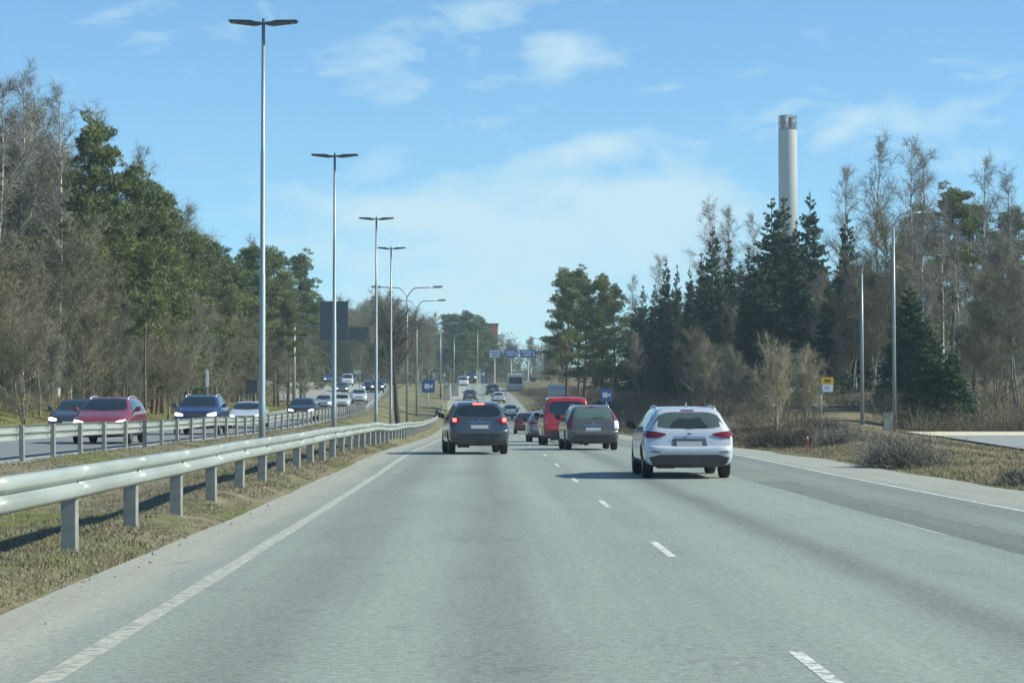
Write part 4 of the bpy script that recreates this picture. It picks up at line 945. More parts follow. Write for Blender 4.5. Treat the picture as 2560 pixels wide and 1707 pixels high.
def bare_tree(H, crownbase, spread, up, nlimb, twn, trunk_r, tw=.016, bend=.3, seed=0, droop=0.0, stems=1, shape='birch'):
    global rng; rng = np.random.default_rng(seed)
    mb = MB(); tris = []
    for st in range(stems):
        ang = rng.uniform(0, 6.28); lean = (0.0 if stems == 1 else rng.uniform(.05, .16)) * H
        hs = H * (1 if st == 0 else rng.uniform(.7, .95))
        nseg = 9; zz_ = np.linspace(-.2, hs, nseg)
        off = np.cumsum(rng.normal(size=(nseg, 2)) * bend * hs / 60, axis=0)
        tr = np.stack([off[:, 0] + math.cos(ang) * lean * np.maximum(zz_ / hs, 0) ** 1.3, off[:, 1] + math.sin(ang) * lean * np.maximum(zz_ / hs, 0) ** 1.3, zz_], 1)
        tube_np(mb, tr, trunk_r * (1 if stems == 1 else .6), .015, 7)
        n = nlimb // stems
        for i in range(n):
            u = rng.uniform(0, 1) ** .85; h = hs * (crownbase + (1 - crownbase) * u * .97)
            p0 = np.array([np.interp(h, zz_, tr[:, 0]), np.interp(h, zz_, tr[:, 1]), h])
            if shape == 'birch': ln = spread * (math.sin(math.pi * min(1, .18 + .82 * (1 - u)) * .62) + .08) * rng.uniform(.7, 1.1)
            elif shape == 'round': ln = spread * (math.sqrt(max(0, 1 - (1.5 * u - .6) ** 2)) + .12) * rng.uniform(.7, 1.15)
            else: ln = spread * (1 - .5 * u) * rng.uniform(.6, 1.15)
            az = rng.uniform(0, 6.28); el = up + rng.normal() * .15 + u * .25
            d0 = np.array([math.cos(az) * math.cos(el), math.sin(az) * math.cos(el), math.sin(el)])
            pts = [p0]; dcur = d0.copy(); K = 5
            for k in range(K):
                dcur = dcur + rng.normal(size=3) * .14 + np.array([0, 0, .10 - droop * k * .12]); dcur /= np.linalg.norm(dcur); pts.append(pts[-1] + dcur * ln / K)
            pts = np.array(pts); r_l = max(.012, min(trunk_r * .35, ln * .012))
            tube_np(mb, pts, r_l, .006, 4)
            m = int(twn * (.4 + ln / spread))
            t = rng.uniform(.15, 1, m); ii = np.minimum((t * K).astype(int), K - 1); ft = (t * K - ii)[:, None]
            base = pts[ii] * (1 - ft) + pts[ii + 1] * ft; dd_ = unit(pts[ii + 1] - pts[ii])
            sd = unit(dd_ + rng.normal(size=(m, 3)) * .65 + np.array([0, 0, .15 - droop * .5])); sl_ = rng.uniform(.25, .55, m) * (ln * .38 + .25) * 1.2
            tris.append(strips(base, sd, sl_, np.full(m, tw * 1.5)))
            q = 6; tt = rng.uniform(.2, 1, (m, q, 1)); b2 = (base[:, None] + sd[:, None] * sl_[:, None, None] * tt).reshape(-1, 3)
            d2 = unit(np.repeat(sd, q, 0) + rng.normal(size=(m * q, 3)) * .7 + np.array([0, 0, .1 - droop * .9]))
            tris.append(strips(b2, d2, rng.uniform(.2, .6, m * q) * (1 + droop * .6), np.full(m * q, tw)))
    return mb.mesh('trunk'), tri_mesh('crown', np.concatenate(tris))
def clump_tris(c, rad, n, size):
    p = unit(rng.normal(size=(n, 3))) * rng.uniform(.35, 1, (n, 1)) ** .6 * np.array(rad) + c
    dd_ = unit(p - c + rng.normal(size=(n, 3)) * np.array(rad).max() * .5 + np.array([0, 0, .3]))
    return strips(p, dd_, rng.uniform(.6, 1.2, n) * size, rng.uniform(.5, .9, n) * size * .55)
def pine_tree(H, cb, spread, seed, nl=26, cone=.35):
    global rng; rng = np.random.default_rng(seed); mb = MB(); tris = []
    zz_ = np.linspace(-.2, H * .97, 9); off = np.cumsum(rng.normal(size=(9, 2)) * .09, axis=0); tr = np.stack([off[:, 0], off[:, 1], zz_], 1)
    tube_np(mb, tr, .19, .04, 8)
    for i in range(nl):
        u = (i + rng.uniform(0, 1)) / nl; h = H * (cb + (1 - cb) * u * .96); p0 = np.array([np.interp(h, zz_, tr[:, 0]), np.interp(h, zz_, tr[:, 1]), h])
        ln = spread * (math.sin(math.pi * (.25 + .72 * u)) * (1 - cone) + cone * (1 - u) + .12) * rng.uniform(.55, 1.15); az = i * 2.4 + rng.normal() * .5; el = -.05 + .55 * u + rng.normal() * .12
        dcur = np.array([math.cos(az) * math.cos(el), math.sin(az) * math.cos(el), math.sin(el)]); pts = [p0]
        for k in range(4): dcur = dcur + np.array([0, 0, .1]) + rng.normal(size=3) * .1; dcur /= np.linalg.norm(dcur); pts.append(pts[-1] + dcur * ln / 4)
        pts = np.array(pts); tube_np(mb, pts, .05 * (1.2 - u * .7), .012, 5)
        for k, t in enumerate((.4, .55, .7, .82, .92, 1.02)):
            c = p0 + (pts[-1] - p0) * t + rng.normal(size=3) * np.array([.32, .32, .22]); s = rng.uniform(.24, .62) * (.7 + spread * .12)
            tris.append(clump_tris(c, (s * rng.uniform(.8, 1.4), s * rng.uniform(.8, 1.4), s * .5), int(330 * s * s) + 26, .24))
    tris.append(clump_tris(tr[-1] + np.array([0, 0, .1]), (.5, .5, .55), 160, .22))
    return mb.mesh('trunk'), tri_mesh('crown', np.concatenate(tris))
def spruce_tree(H, rmax, seed, base=.04, dens=1.0):
    global rng; rng = np.random.default_rng(seed); mb = MB(); tris = []
    tube_np(mb, np.array([[0, 0, -.2], [0, 0, H * .5], [.03, 0, H * .98]]), .18, .02, 8)
    n = int(820 * dens); us = 1 - np.sqrt(rng.uniform(0.0, 1, n)) * (1 - base)
    lob = rng.uniform(0, 6.28, 3)
    for u in us:
        h = H * min(u, .985) + rng.normal() * .05; az = rng.uniform(0, 6.283)
        L_ = (rmax * ((1 - u) ** .82) * (1 + .14 * math.sin(2 * az + lob[0] + u * 5) + .12 * math.sin(3 * az + lob[1] + u * 11)) + .12) * rng.uniform(.6, 1.18); m = max(8, int(34 * L_ + 6))
        t = rng.uniform(.1, 1, m) ** .8; el = .55 * u - .12; drop = -.30 * (1 - u) * L_ * t ** 1.6 + np.maximum(0, t - .8) * .6 * L_ * .6
        hx = np.array([math.cos(az), math.sin(az)]); side = np.array([-hx[1], hx[0], 0]); lat = rng.normal(size=m) * .16 * L_ * t * .7
        base_ = np.stack([hx[0] * L_ * t + side[0] * lat, hx[1] * L_ * t + side[1] * lat, h + math.sin(el) * L_ * t + drop + rng.normal(size=m) * .05], 1)
        sg = rng.choice([-1, 1], m)[:, None]
        dd_ = unit(np.array([hx[0], hx[1], 0]) * .6 + side * sg * rng.uniform(.1, 1.0, (m, 1)) + np.array([0, 0, -1.0]) * rng.uniform(-.2, 1.4, (m, 1)))
        tris.append(strips(base_, dd_, rng.uniform(.22, .5, m) * (.65 + .5 * (1 - t)) * (.6 + .5 * (1 - u)), rng.uniform(.10, .2, m)))
        if rng.uniform() < .35: mb.tube([(0, 0, h), (hx[0] * L_ * .7, hx[1] * L_ * .7, h + math.sin(el) * L_ * .7 - .14 * L_ * (1 - u))], [.022, .008], 3, False)
    tris.append(clump_tris(np.array([.03, 0, H * .97]), (.09, .09, .5), 60, .16))
    return mb.mesh('trunk'), tri_mesh('crown', np.concatenate(tris))
def proto(fn, barkm, leafm, *a, **k):
    t, c = fn(*a, **k); t.materials.append(barkm); c.materials.append(leafm)
    t.polygons.foreach_set('use_smooth', [True] * len(t.polygons)); return (t, c, a[0])
BI = [proto(bare_tree, BARK_B, TWIG_B, 16, .32, 2.5, .8, 42, 20, .15, tw=.014, seed=21 + i, droop=.25, bend=.25) for i in range(4)]
OL = [proto(bare_tree, BARK_G, TWIG_O, 10, .10, 3.0, .62, 64, 30, .13, tw=.018, seed=31 + i, stems=3, shape='round', bend=.5) for i in range(3)]
GR = [proto(bare_tree, BARK_G, TWIG_G, 12, .18, 3.0, .7, 54, 30, .14, tw=.018, seed=41 + i, stems=2, shape='birch', bend=.4) for i in range(2)]
PI = [proto(pine_tree, BARK_P, NEED_P, 15, cb, sp, 51 + i, nl) for i, (cb, sp, nl) in enumerate(((.42, 3.2, 28), (.25, 3.4, 38), (.12, 3.6, 46), (.5, 2.8, 24)))]
NEED_Y = mat('young_spruce_needles', (.028, .06, .022), rough=.7, col2=(.065, .12, .04), vscale=.8, translucent=.15)
SY = [proto(spruce_tree, BARK_P, NEED_Y, 11, 3.1, 91 + i) for i in range(2)]
SP = [proto(spruce_tree, BARK_P, NEED_S, 17, rm, 61 + i) for i, rm in enumerate((3.0, 2.4, 3.4))]
WI = [proto(bare_tree, mat('willow_bark', (.33, .29, .2), rough=.9), mat('willow_twigs', (.36, .31, .21), rough=.85, var=.2, vscale=1), 4.2, .08, 2.3, .75, 60, 16, .05, tw=.013, seed=71 + i, stems=10, bend=.5, shape='fan') for i in range(2)]
DK = proto(bare_tree, mat('dark_bark', (.06, .052, .045), rough=.9), TWIG_B, 9, .30, 3.3, .5, 46, 34, .27, tw=.018, seed=81, stems=1, shape='round', bend=.6)
def tree(name, pr, x, y, H, label, cat='tree', group=None, rot=None, fat=1.0, zoff=0):
    t, c, h0 = pr; s = H / h0
    r = empty(name, (x, y, g(x, y) + zoff), random.uniform(0, 6.28) if rot is None else rot, label, cat, group)
    r.scale = (s * fat, s * fat, s)
    link('trunk', t, None, r); link('crown', c, None, r); return r
random.seed(5)
def treeD(name, pr, xd, d, topd, label, group=None, **k):
    x = X(xd, d); return tree(name, pr, x, d, Zh(topd, d) - g(x, d), label, 'tree', group, **k)
# --- left wood: individually described trees
treeD('birch_tree', BI[0], 62, 128, 176, 'tall pale bare birch at the far left, highest against the sky')
treeD('birch_tree', BI[1], -8, 122, 190, 'bare birch cut by the left edge of the picture')
treeD('birch_tree', BI[2], 135, 134, 215, 'bare birch between the tallest birch and the tall pine')
treeD('birch_tree', BI[0], 210, 155, 262, 'thin bare birch top showing behind the tall pine')
treeD('pine_tree', PI[0], 212, 128, 280, 'tall pine with open flat-topped crown, highest pine of the left wood', fat=.75)
treeD('pine_tree', PI[1], 300, 142, 385, 'broad green pine just right of the tallest pine', fat=.85)
treeD('pine_tree', PI[2], 352, 148, 425, 'dense yellowish green pine reaching low over the bare scrub', fat=.85)
treeD('pine_tree', PI[2], 285, 136, 470, 'low leaning green pine in front of the broad pine', fat=.8)
treeD('pine_tree', PI[3], 20, 135, 370, 'pine whose dark crown shows at the left picture edge', fat=.8)
treeD('birch_tree', BI[1], 425, 172, 480, 'small bare birch top right of the yellowish pine')
treeD('birch_tree', BI[2], 330, 168, 352, 'bare birch crown above the broad green pine')
treeD('pine_tree', PI[1], 432, 168, 535, 'pine above the grey-brown scrub, stepping down from the yellowish pine')
treeD('pine_tree', PI[0], 475, 185, 552, 'middle pine of the stepped treeline left of the nearest lamp')
treeD('pine_tree', PI[2], 520, 198, 590, 'pine just left of the nearest lamp pole')
treeD('pine_tree', PI[3], 585, 225, 568, 'pine crown behind the nearest lamp pole')
treeD('pine_tree', PI[1], 630, 238, 574, 'pine right of the nearest lamp pole')
treeD('pine_tree', PI[0], 693, 262, 584, 'sunlit layered pine at the right end of the left wood', fat=.9)
treeD('pine_tree', PI[2], 660, 255, 650, 'lower pine between the lamp pole and the layered pine')
treeD('birch_tree', BI[0], 582, 236, 556, 'bare birch behind the nearest lamp pole')
for q, (xd, d, td, p) in enumerate(((245, 138, 520, 2), (322, 145, 500, 2), (378, 154, 470, 1), (398, 158, 560, 2), (452, 174, 545, 2), (495, 188, 585, 1), (545, 204, 610, 2), (600, 224, 625, 1), (640, 240, 640, 2), (360, 146, 620, 2), (418, 160, 640, 1), (700, 268, 690, 2))):
    treeD('pine_tree', PI[p], xd, d, td, 'green pine, ' + 'first second third fourth fifth sixth seventh eighth ninth tenth eleventh twelfth'.split()[q] + ' nearest of the lower crowns under the left treeline', 'lower green pines under the left treeline', fat=1.0)
# front scrub of the left wood
ORD = 'first second third fourth fifth sixth seventh eighth ninth tenth eleventh twelfth thirteenth fourteenth fifteenth sixteenth seventeenth eighteenth nineteenth twentieth'.split()
k = 0
for (xd, d, td) in sorted(((-20, 106, 640), (30, 112, 560), (95, 115, 600), (160, 118, 560), (215, 122, 640), (262, 126, 690), (330, 132, 790), (390, 142, 730), (430, 150, 690), (478, 165, 720), (520, 175, 750), (560, 192, 750), (612, 205, 770), (655, 220, 780), (700, 236, 780), (405, 138, 800), (300, 122, 780), (60, 104, 720), (120, 108, 720), (190, 112, 700))):
    treeD('bare_tree', (OL + GR)[k % 5], xd, d, td, ('tall' if td < 660 else 'low') + ' bare scrub tree, ' + ORD[k] + ' from the left along the edge of the left wood', 'bare scrub trees along the edge of the left wood'); k += 1
# dark roadside trunks
treeD('pine_tree', PI[3], 339, 121, 560, 'pine with thick dark trunk standing on the verge behind the navy SUV', fat=.7)
treeD('pine_tree', PI[3], 662, 205, 690, 'pine with dark trunk at the verge right of the nearest lamp pole', fat=.7)
# wood behind the front rows
for i in range(78):
    y = random.uniform(105, 330); x = -24 + float(sl(y)) - 4 - abs(random.gauss(0, 10)); xdp = x / y * 5100 + 1107
    lim_ = np.interp(xdp, [-300, 0, 60, 200, 350, 420, 560, 700, 760, 2400], [170, 230, 240, 330, 430, 530, 600, 640, 760, 760]) + random.uniform(40, 140)
    H = Zh(lim_, y) - g(x, y); H = max(6, min(H, 18)); kind = random.choice('ppbog' if xdp < 250 else 'pppog')
    nm, pr, lb, gp = {'p': ('pine_tree', random.choice(PI), 'pine standing deep in the left wood behind the front row', 'pines deep in the left wood'), 'b': ('birch_tree', random.choice(BI), 'bare birch standing deep in the left wood', 'birches deep in the left wood'),
                      'o': ('bare_tree', random.choice(OL), 'brown bare bushy tree deep in the left wood', 'brown bushy trees deep in the left wood'), 'g': ('bare_tree', random.choice(GR), 'grey bare forked tree deep in the left wood', 'grey forked trees deep in the left wood')}[kind]
    tree(nm, pr, x, y, H, lb, 'tree', gp)
# --- median tree
treeD('bare_tree', DK, 915, 172, 735, 'dark-trunked bare tree standing alone in the median beside the fourth lamp')
# --- right wood
for xd, d, td, p, lb, ft in ((1300, 238, 622, 1, 'leftmost broad pine of the right wood, next to the road', 1.0), (1345, 250, 640, 2, 'low-crowned pine behind the leftmost pine of the right wood', 1.0), (1385, 232, 632, 2, 'right-hand broad pine of the pair beside the road', .95), (1412, 245, 655, 2, 'pine hugging the pair of broad pines from the right', .9), (1330, 262, 618, 0, 'pine top poking above the pair of broad pines', .8)):
    treeD('pine_tree', PI[p], xd, d, td, lb, fat=ft)
for xd, d, td, p, lb, ft in ((1478, 232, 652, 1, 'small dark spruce beginning the spruce row, right of the pines', .7), (1530, 226, 594, 0, 'slim dark spruce, tallest of the small group', .62), (1556, 230, 604, 1, 'slim dark spruce next to the tallest of the small group', .6), (1585, 224, 612, 2, 'slim dark spruce right in the small group', .55),
                             (1638, 206, 520, 0, 'tall dark spruce standing left of the big spruces', .85), (1676, 210, 545, 1, 'dark spruce just right of the tall dark one', .8), (1612, 212, 575, 1, 'slim spruce at the left shoulder of the tall dark one', .7),
                             (1775, 186, 452, 0, 'huge dark spruce directly left of the chimney', 1.0), (1802, 190, 446, 1, 'big spruce in front of the chimney', .95), (1863, 188, 438, 2, 'huge dark spruce directly right of the chimney', .8), (1832, 180, 500, 1, 'green spruce filling the gap below the chimney', .9),
                             (1950, 170, 488, 0, 'lone green spruce between the big spruces and the birches', .8)):
    treeD('spruce_tree', SP[p], xd, d, td, lb, fat=ft * 1.22)
for xd, d, td, ft, p, lb in ((1742, 182, 575, 1.15, 2, 'dark spruce at the left foot of the huge spruces'), (1892, 176, 600, 1.1, 0, 'dark spruce at the right foot of the huge spruces'), (1505, 228, 650, 1.0, 1, 'short dark spruce in front of the small spruce group'), (1545, 218, 660, 1.2, 2, 'broad low spruce below the slim group'), (1700, 202, 600, 1.1, 0, 'dark spruce between the tall dark one and the huge pair'), (1462, 236, 690, 1.1, 0, 'lowest dark spruce next to the broad pines'), (1590, 214, 640, 1.2, 1, 'dark spruce filling below the slim spruces'), (1722, 192, 560, .95, 1, 'narrow dark spruce at the left shoulder of the huge pair'), (1660, 200, 640, 1.3, 2, 'broad dark spruce below the tall dark one'), (2092, 136, 650, 1.0, 2, 'wide low spruce behind the bright lamp post'), (2135, 122, 745, 1.15, 1, 'bushy young spruce beside the side road'), (2190, 121, 800, 1.25, 0, 'smallest bushy spruce, rightmost, at the edge of the side road'), (1905, 160, 640, 1.2, 1, 'half-grown spruce left of the slim lamp post')):
    treeD('spruce_tree', SY[p % 2] if xd > 2000 else SP[p], xd, d, td, lb, fat=ft)
for xd, d, td, p, lb in ((1636, 225, 470, 0, 'thin bare birch tip above the tall dark spruce'), (1682, 228, 482, 1, 'thin bare birch tip between the dark spruces'), (1730, 215, 500, 2, 'bare birch left of the huge spruce'), (1940, 185, 390, 1, 'bare birch behind the lone spruce'), (2025, 165, 325, 0, 'slender birch, leftmost of the tall pair against the sky'), (2095, 160, 328, 2, 'tall birch, right of the slender one'), (2125, 150, 345, 1, 'white-trunked birch right of the bright lamp post'),
                         (2270, 145, 372, 2, 'spreading birch with drooping twigs near the right edge'), (2325, 150, 400, 0, 'drooping birch at the right edge'), (2205, 148, 520, 1, 'birch with a pale forked trunk above the bushy spruces'), (2175, 156, 470, 0, 'thin birch behind the forked one'), (1515, 250, 590, 1, 'bare birch behind the small spruce group'), (1455, 255, 640, 2, 'bare birch between the pines and the small spruces')):
    treeD('birch_tree', BI[p], xd, d, td, lb)
for xd, d, td, p, lb in ((2190, 172, 432, 0, 'pine with a dense dark top behind the birches'), (2240, 176, 470, 3, 'pine right behind the spreading birch'), (2120, 180, 470, 1, 'pine behind the tall birch pair'), (2330, 165, 480, 1, 'pine at the right picture edge')):
    treeD('pine_tree', PI[p], xd, d, td, lb)
k = 0
for xd, d, td in sorted(((1470, 205, 770), (1590, 195, 770), (1640, 175, 800), (1700, 198, 700), (1910, 168, 640), (1960, 158, 640), (2010, 150, 600), (2240, 140, 640), (2290, 134, 600), (2340, 132, 560), (2380, 130, 600), (2220, 136, 760), (2310, 140, 700), (2270, 128, 800), (1560, 200, 790), (1930, 150, 760), (2040, 156, 520))):
    treeD('bare_tree', (GR + OL)[k % 5], xd, d, td, ('tall' if td < 660 else 'low') + ' grey-brown bare tree, ' + ORD[k] + ' from the left among those filling the right wood', 'bare trees filling the right wood'); k += 1
for i in range(70):
    y = random.uniform(150, 300) if i % 2 else random.uniform(238, 310); x = 16 + abs(random.gauss(0, 13)) + max(0, (190 - y)) * .12 + 3; xdp = x / y * 5100 + 1107
    lim_ = np.interp(xdp, [1250, 1440, 1600, 1700, 1900, 2000, 2400], [700, 720, 660, 640, 600, 560, 530]) + random.uniform(10, 120)
    if xdp < 1950 and y < 236: continue
    H = max(6, min(Zh(lim_, y) - g(x, y), 18)); kind = random.choice('psbbg')
    nm, pr, lb, gp = {'p': ('pine_tree', random.choice(PI), 'pine standing deep in the right wood', 'pines deep in the right wood'), 's': ('spruce_tree', random.choice(SP), 'spruce standing deep in the right wood', 'spruces deep in the right wood'), 'b': ('birch_tree', random.choice(BI), 'bare birch standing deep in the right wood', 'birches deep in the right wood'), 'g': ('bare_tree', random.choice(GR), 'grey bare forked tree deep in the right wood', 'grey forked trees deep in the right wood')}[kind]
    tree(nm, pr, x, y, H, lb, 'tree', gp)
# willow-like bushes on the bank
for xd, d, td, p, lb in ((1785, 112, 800, 0, 'pale fan-shaped bare bush left of the bus stop sign'), (1850, 118, 820, 1, 'pale bare bush behind the bus stop sign post'), (1690, 150, 812, 0, 'pale bare bush on the bank below the dark spruces'), (1620, 165, 800, 1, 'pale bare bush on the bank left of the other bushes')):
    x = X(xd, d); tree('bare_bush', WI[p], x, d, Zh(td, d) - g(x, d), lb, 'bush', fat=1.0)
# --- far centre trees beyond the crest
k = 0
for i in range(120):
    y = random.uniform(380, 550); xd = random.uniform(690, 1100) if i < 84 else random.uniform(1100, 1290); x = X(xd, y)
    lim_ = np.interp(xd, [690, 760, 860, 960, 1000, 1060, 1110, 1135, 1160, 1200, 1250, 1300], [670, 690, 680, 690, 710, 722, 740, 790, 780, 760, 740, 720]) + random.uniform(0, 95)
    if 1105 < xd < 1165: lim_ = random.uniform(790, 825)
    if abs(x - float(sr(y)) - 2.6) < 8 and y < 470: continue
    if 1110 < xd < 1265 and y < 450: continue
    H = max(5, min(Zh(lim_, y) - g(x, y), 24)); kind = 'p' if (i % 3 == 0 or 1040 < xd < 1110) else 'bog'[i % 3]
    nm, pr, lb, gp = {'p': ('pine_tree', random.choice(PI), 'distant pine beyond the crest of the road', 'distant pines beyond the crest'), 'b': ('birch_tree', random.choice(BI), 'distant bare birch beyond the crest of the road', 'distant birches beyond the crest'),
                      'o': ('bare_tree', random.choice(OL), 'distant brown bare bushy tree beyond the crest', 'distant bushy trees beyond the crest'), 'g': ('bare_tree', random.choice(GR), 'distant grey forked bare tree beyond the crest', 'distant forked trees beyond the crest')}[kind]
    tree(nm, pr, x, y, H, lb, 'tree', gp, fat=1.2)
for k, (xd, d, td) in enumerate(((1046, 470, 745), (1060, 500, 728), (1066, 445, 760), (1074, 455, 716), (1088, 480, 740), (1092, 450, 768), (1100, 505, 726), (1110, 468, 738), (1119, 500, 752), (1126, 530, 775))):
    treeD('pine_tree', PI[1 + (xd % 2)], xd, d, td, ORD[k] + ' dense far pine from the left before the orange brick building', 'dense pines hiding the brick building', fat=1.1)
# far wood mass: stuff
rng = np.random.default_rng(5); tr_ = []
for i in range(420):
    if i < 260: y = rng.uniform(580, 760); x = rng.uniform(-150, 210)
    elif i < 360: y = rng.uniform(300, 420); x = rng.uniform(.105, .30) * y
    else: y = rng.uniform(340, 420); x = -rng.uniform(.13, .30) * y
    H = rng.uniform(9, 15)
    tr_.append(clump_tris(np.array([x, y, g(x, y) + 1.5]), (5, 5, 2.6), 240, .6))
    c = np.array([x, y, g(x, y) + H * .5]); tr_.append(clump_tris(c, (4.5, 4.5, H * .55), 620, .6))
for i in range(300):
    y = rng.uniform(455, 570); x = rng.uniform(-140, 120)
    if abs(x - float(sr(y)) - 2.6) < 7: continue
    tr_.append(clump_tris(np.array([x, y, g(x, y) + .8]), (4.5, 3, 2.0), 280, .5))
tag(link('far_wood', tri_mesh('far', np.concatenate(tr_)), mat('far_wood_mat', (.08, .085, .05), rough=.9, col2=(.17, .14, .10), vscale=.05)), 'distant mixed wood beyond the crest reading as one mass', 'wood', kind='stuff')
# ------------------------------------------------------------------ undergrowth
def brush_mass(spots, col):
    T = []
    for (x, y, h, rad, n) in spots:
        z = g(x, y); b = np.stack([x + rng.normal(size=n) * rad * .45, y + rng.normal(size=n) * rad * .45, np.full(n, z)], 1)
        hh = h * rng.uniform(.35, 1.0, n); dd_ = unit(np.stack([(b[:, 0] - x) / rad * .9 + rng.normal(size=n) * .35, (b[:, 1] - y) / rad * .9 + rng.normal(size=n) * .35, np.ones(n)], 1))
        T.append(strips(b, dd_, hh, np.full(n, .022)))
        q = 4; t = rng.uniform(.3, .95, (n, q, 1)); b2 = (b[:, None] + dd_[:, None] * hh[:, None, None] * t).reshape(-1, 3); d2 = unit(np.repeat(dd_, q, 0) + rng.normal(size=(n * q, 3)) * .6)
        T.append(strips(b2, d2, rng.uniform(.2, .5, n * q) * min(1.0, h), np.full(n * q, .016)))
    return tri_mesh('brush', np.concatenate(T))
rng = np.random.default_rng(77)
def near_pole(x, y):
    return any(y < dd_ + 3 and abs(x / y * 5100 + 1107 - xx_) < 34 for xx_, dd_ in ((1982, 119), (2056, 117), (1888, 105)))
sp_ = []
for i in range(45):
    y = rng.uniform(82, 125); x = rng.uniform(10.5, min(19, 15.4 + (y - 55) * .125 - 1.8)); sp_.append((x, y, rng.uniform(.2, .5), 1.1, 60 if not near_pole(x, y) else 8))
for i in range(330):
    y = rng.uniform(92, 235); dx = rng.uniform(.8, 1) ** 1 * rng.uniform(1.2, 15); x = RR + dx + float(sr(y))
    if y < 118 and x > 15.4 + (y - 55) * .125 - 1.8: continue
    if near_pole(x, y): continue
    if y < 128 and rng.uniform() < .55: continue
    sp_.append((x, y, rng.uniform(.6, 1.7) * (1 if dx > 4 else .5) * (.55 if y < 128 else 1), rng.uniform(.8, 1.5), 85))
for i in range(120):
    y = rng.uniform(236, 345); x = RRf(y) + float(sr(y)) + rng.uniform(1.5, 16); sp_.append((x, y, rng.uniform(.5, 1.2), 1.8, 130))
tag(link('undergrowth', brush_mass(sp_, 0), TWIG_D), 'dark brown bare undergrowth covering the right bank', 'undergrowth', kind='stuff')
sp_ = []
for i in range(190):
    y = 114.5 + 30 * rng.uniform(0, 1) ** 1.5; x = rng.uniform(22.5, 46); sp_.append((x, y if not near_pole(x, y) else y + 9, rng.uniform(.7, 2.6), 1.3, 90))
for i in range(150):
    y = rng.uniform(98, 300); x = -20.5 + float(sl(y)) - rng.uniform(2.5, 12); sp_.append((x, y, rng.uniform(.5, 1.7), 1.1, 70))
tag(link('undergrowth', brush_mass(sp_, 0), mat('scrub_twigs', (.20, .165, .105), rough=.9, var=.3, vscale=.5)), 'thin brown scrub under the trees at both wood edges', 'undergrowth', kind='stuff')
# dark low bush patch left of the mound, and the big grey bush
def bush(x, y, h, rad, n, m, label, tw=.012):
    T = []; c = unit(rng.normal(size=(n, 3)) * np.array([1, 1, .55]) + np.array([0, 0, .45])); c[:, 2] = np.abs(c[:, 2])
    L_ = np.sqrt(1 / ((c[:, 0] / rad) ** 2 + (c[:, 1] / rad) ** 2 + (c[:, 2] / h) ** 2)) * rng.uniform(.55, 1.05, n)
    b = rng.normal(size=(n, 3)) * np.array([rad * .35, rad * .35, 0]); tip = c * L_[:, None]; dd_ = unit(tip - b * .3); LL_ = np.linalg.norm(tip - b * .6, axis=1)
    T.append(strips(b, dd_, LL_, np.full(n, tw * 1.6)))
    q = 9; t = rng.uniform(.3, 1, (n, q, 1)); b2 = (b[:, None] + dd_[:, None] * LL_[:, None, None] * t).reshape(-1, 3); d2 = unit(np.repeat(dd_, q, 0) + rng.normal(size=(n * q, 3)) * .55)
    T.append(strips(b2, d2, rng.uniform(.1, .28, n * q), np.full(n * q, tw)))
    r = empty('bush', (x, y, g(x, y) - .03), 0, label, 'bush'); 
    mb = MB()
    for k in range(26):
        i = k * 7 % n; mb.tube([tuple(b[i]), tuple(b[i] + dd_[i] * LL_[i] * .7)], [tw * 1.4, tw * .6], 4, False)
    mb.build('stem', BARK_G, r); link('twigs', tri_mesh('twigs', np.concatenate(T)), m, r)
rng = np.random.default_rng(9)
BUSHM = mat('bush_twigs', (.215, .20, .165), rough=.9, var=.25, vscale=2)
bush(9.95, 52.5, .95, 1.15, 900, BUSHM, 'round grey leafless bush at the road edge in front of the lamp posts')
bush(X(1870, 76), 76, .75, 1.3, 600, TWIG_D, 'low dark leafless bush behind the red stake')
bush(X(1790, 80), 80, .8, 1.5, 600, TWIG_D, 'low dark leafless bush right of the white car')
bush(X(1945, 70), 70, .7, 1.1, 420, BUSHM, 'small grey leafless bush left of the round one')
bush(10.3, 42, .3, .7, 220, BUSHM, 'straggly low bush right of the round grey bush')
# ------------------------------------------------------------------ grass
def grass(n, fx, y0, y1, hmin, hmax, dens_pow=1.6):
    u = rng.uniform(0, 1, n); y = y0 * (y1 / y0) ** u; x = fx(y, n); z = G(x, y)
    cl = vnoise(x, y, .35, 4) * .6 + vnoise(x, y, 2.2, 8) * .4; keep = cl > .32; x, y, z, cl = x[keep], y[keep], z[keep], cl[keep]; n = len(x)
    b = np.stack([x, y, z - .01], 1); dd_ = unit(np.stack([rng.normal(size=n) * .55, rng.normal(size=n) * .55, np.ones(n)], 1))
    return strips(b, dd_, rng.uniform(hmin, hmax, n) * (.4 + cl), .006 + .00022 * y)
rng = np.random.default_rng(19)
T = [grass(70000, lambda y, n: RL - .12 - rng.uniform(0, 1, n) ** 1.0 * 1.5, 9, 90, .02, .075),
     grass(45000, lambda y, n: rng.uniform(LR + .2, RL - 1.2, n), 18, 140, .03, .10)]
DRYG = mat('dry_grass_blades', (.155, .13, .08), rough=.9, col2=(.29, .25, .165), vscale=6)
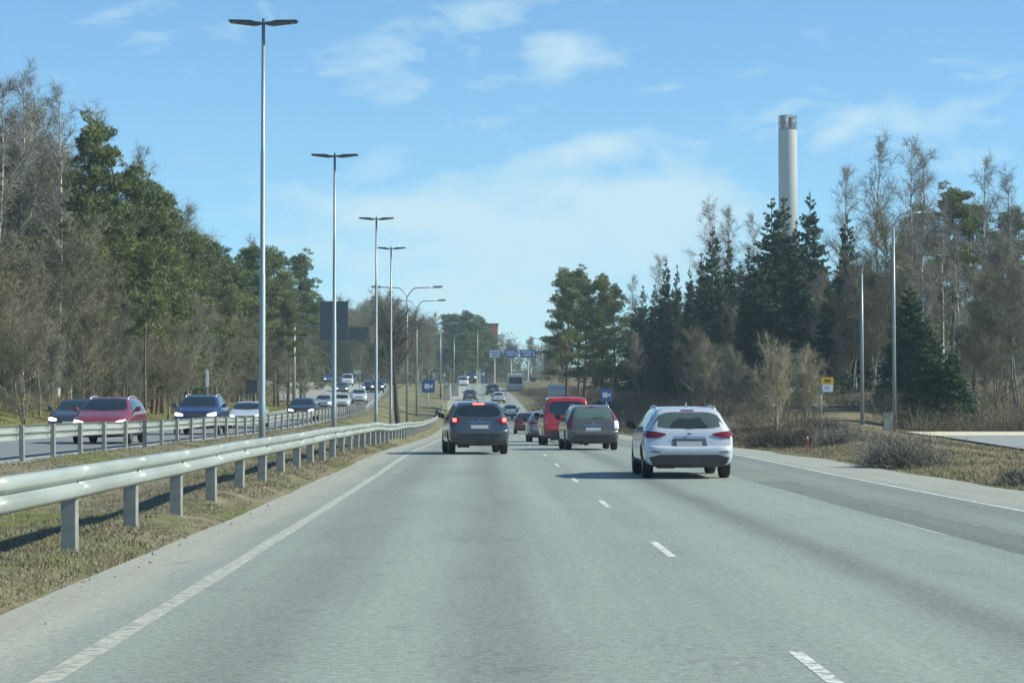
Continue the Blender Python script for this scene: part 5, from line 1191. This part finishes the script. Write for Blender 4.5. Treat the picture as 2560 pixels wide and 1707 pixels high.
GRNG = mat('green_dry_grass_blades', (.17, .145, .075), rough=.9, col2=(.31, .26, .145), vscale=2)
tag(link('grass', tri_mesh('grass', np.concatenate(T)), DRYG), 'short dry brown grass of the median around the barrier posts', 'grass', kind='stuff')
T = [grass(70000, lambda y, n: RR + .15 + float(0) + rng.uniform(0, 1, n) ** 1.2 * 9, 26, 120, .04, .16), grass(15000, lambda y, n: rng.uniform(9.4, 12, n), 100, 240, .05, .2)]
tag(link('grass', tri_mesh('grass2', np.concatenate(T)), GRNG), 'rough yellowish grass on the right verge and mound', 'grass', kind='stuff')
T = [grass(40000, lambda y, n: LL - .3 - rng.uniform(0, 1, n) * 12 + sl(y), 70, 260, .05, .2)]
tag(link('grass', tri_mesh('grass3', np.concatenate(T)), mat('green_grass_blades', (.15, .17, .05), rough=.9, col2=(.28, .28, .09), vscale=.8)), 'greener grass on the bank below the left wood', 'grass', kind='stuff')
# stones and litter on the left verge edge
rng = np.random.default_rng(2); T = []
for i in range(110):
    y = 9 * (60 / 9) ** rng.uniform(); x = RL + rng.normal() * .18; z = float(zr(y)) + .01; s = rng.uniform(.006, .022)
    p = unit(rng.normal(size=(8, 3))) * s + np.array([x, y, z])
    for a in range(6): T.append([p[a], p[(a + 1) % 8], p[(a + 3) % 8]])
tag(link('gravel', tri_mesh('gravel', np.array(T)), mat('stone', (.33, .30, .26), rough=.9)), 'small stones scattered along the shoulder edge', 'gravel', kind='stuff')

# ------------------------------------------------------------------ haze
HZ = mat('haze_air', (1, 1, 1)); t = HZ.node_tree; t.nodes.clear()
out = t.nodes.new('ShaderNodeOutputMaterial'); pv = t.nodes.new('ShaderNodeVolumePrincipled')
pv.inputs['Color'].default_value = (.7, .9, 1.0, 1); pv.inputs['Density'].default_value = .00032; pv.inputs['Anisotropy'].default_value = .0
t.links.new(pv.outputs[0], out.inputs['Volume'])
hz = MB().box((15, 478, 56), (1060, 1050, 116)).build('haze', HZ); tag(hz, 'thin blue-white haze softening the far trees', 'haze', kind='stuff')
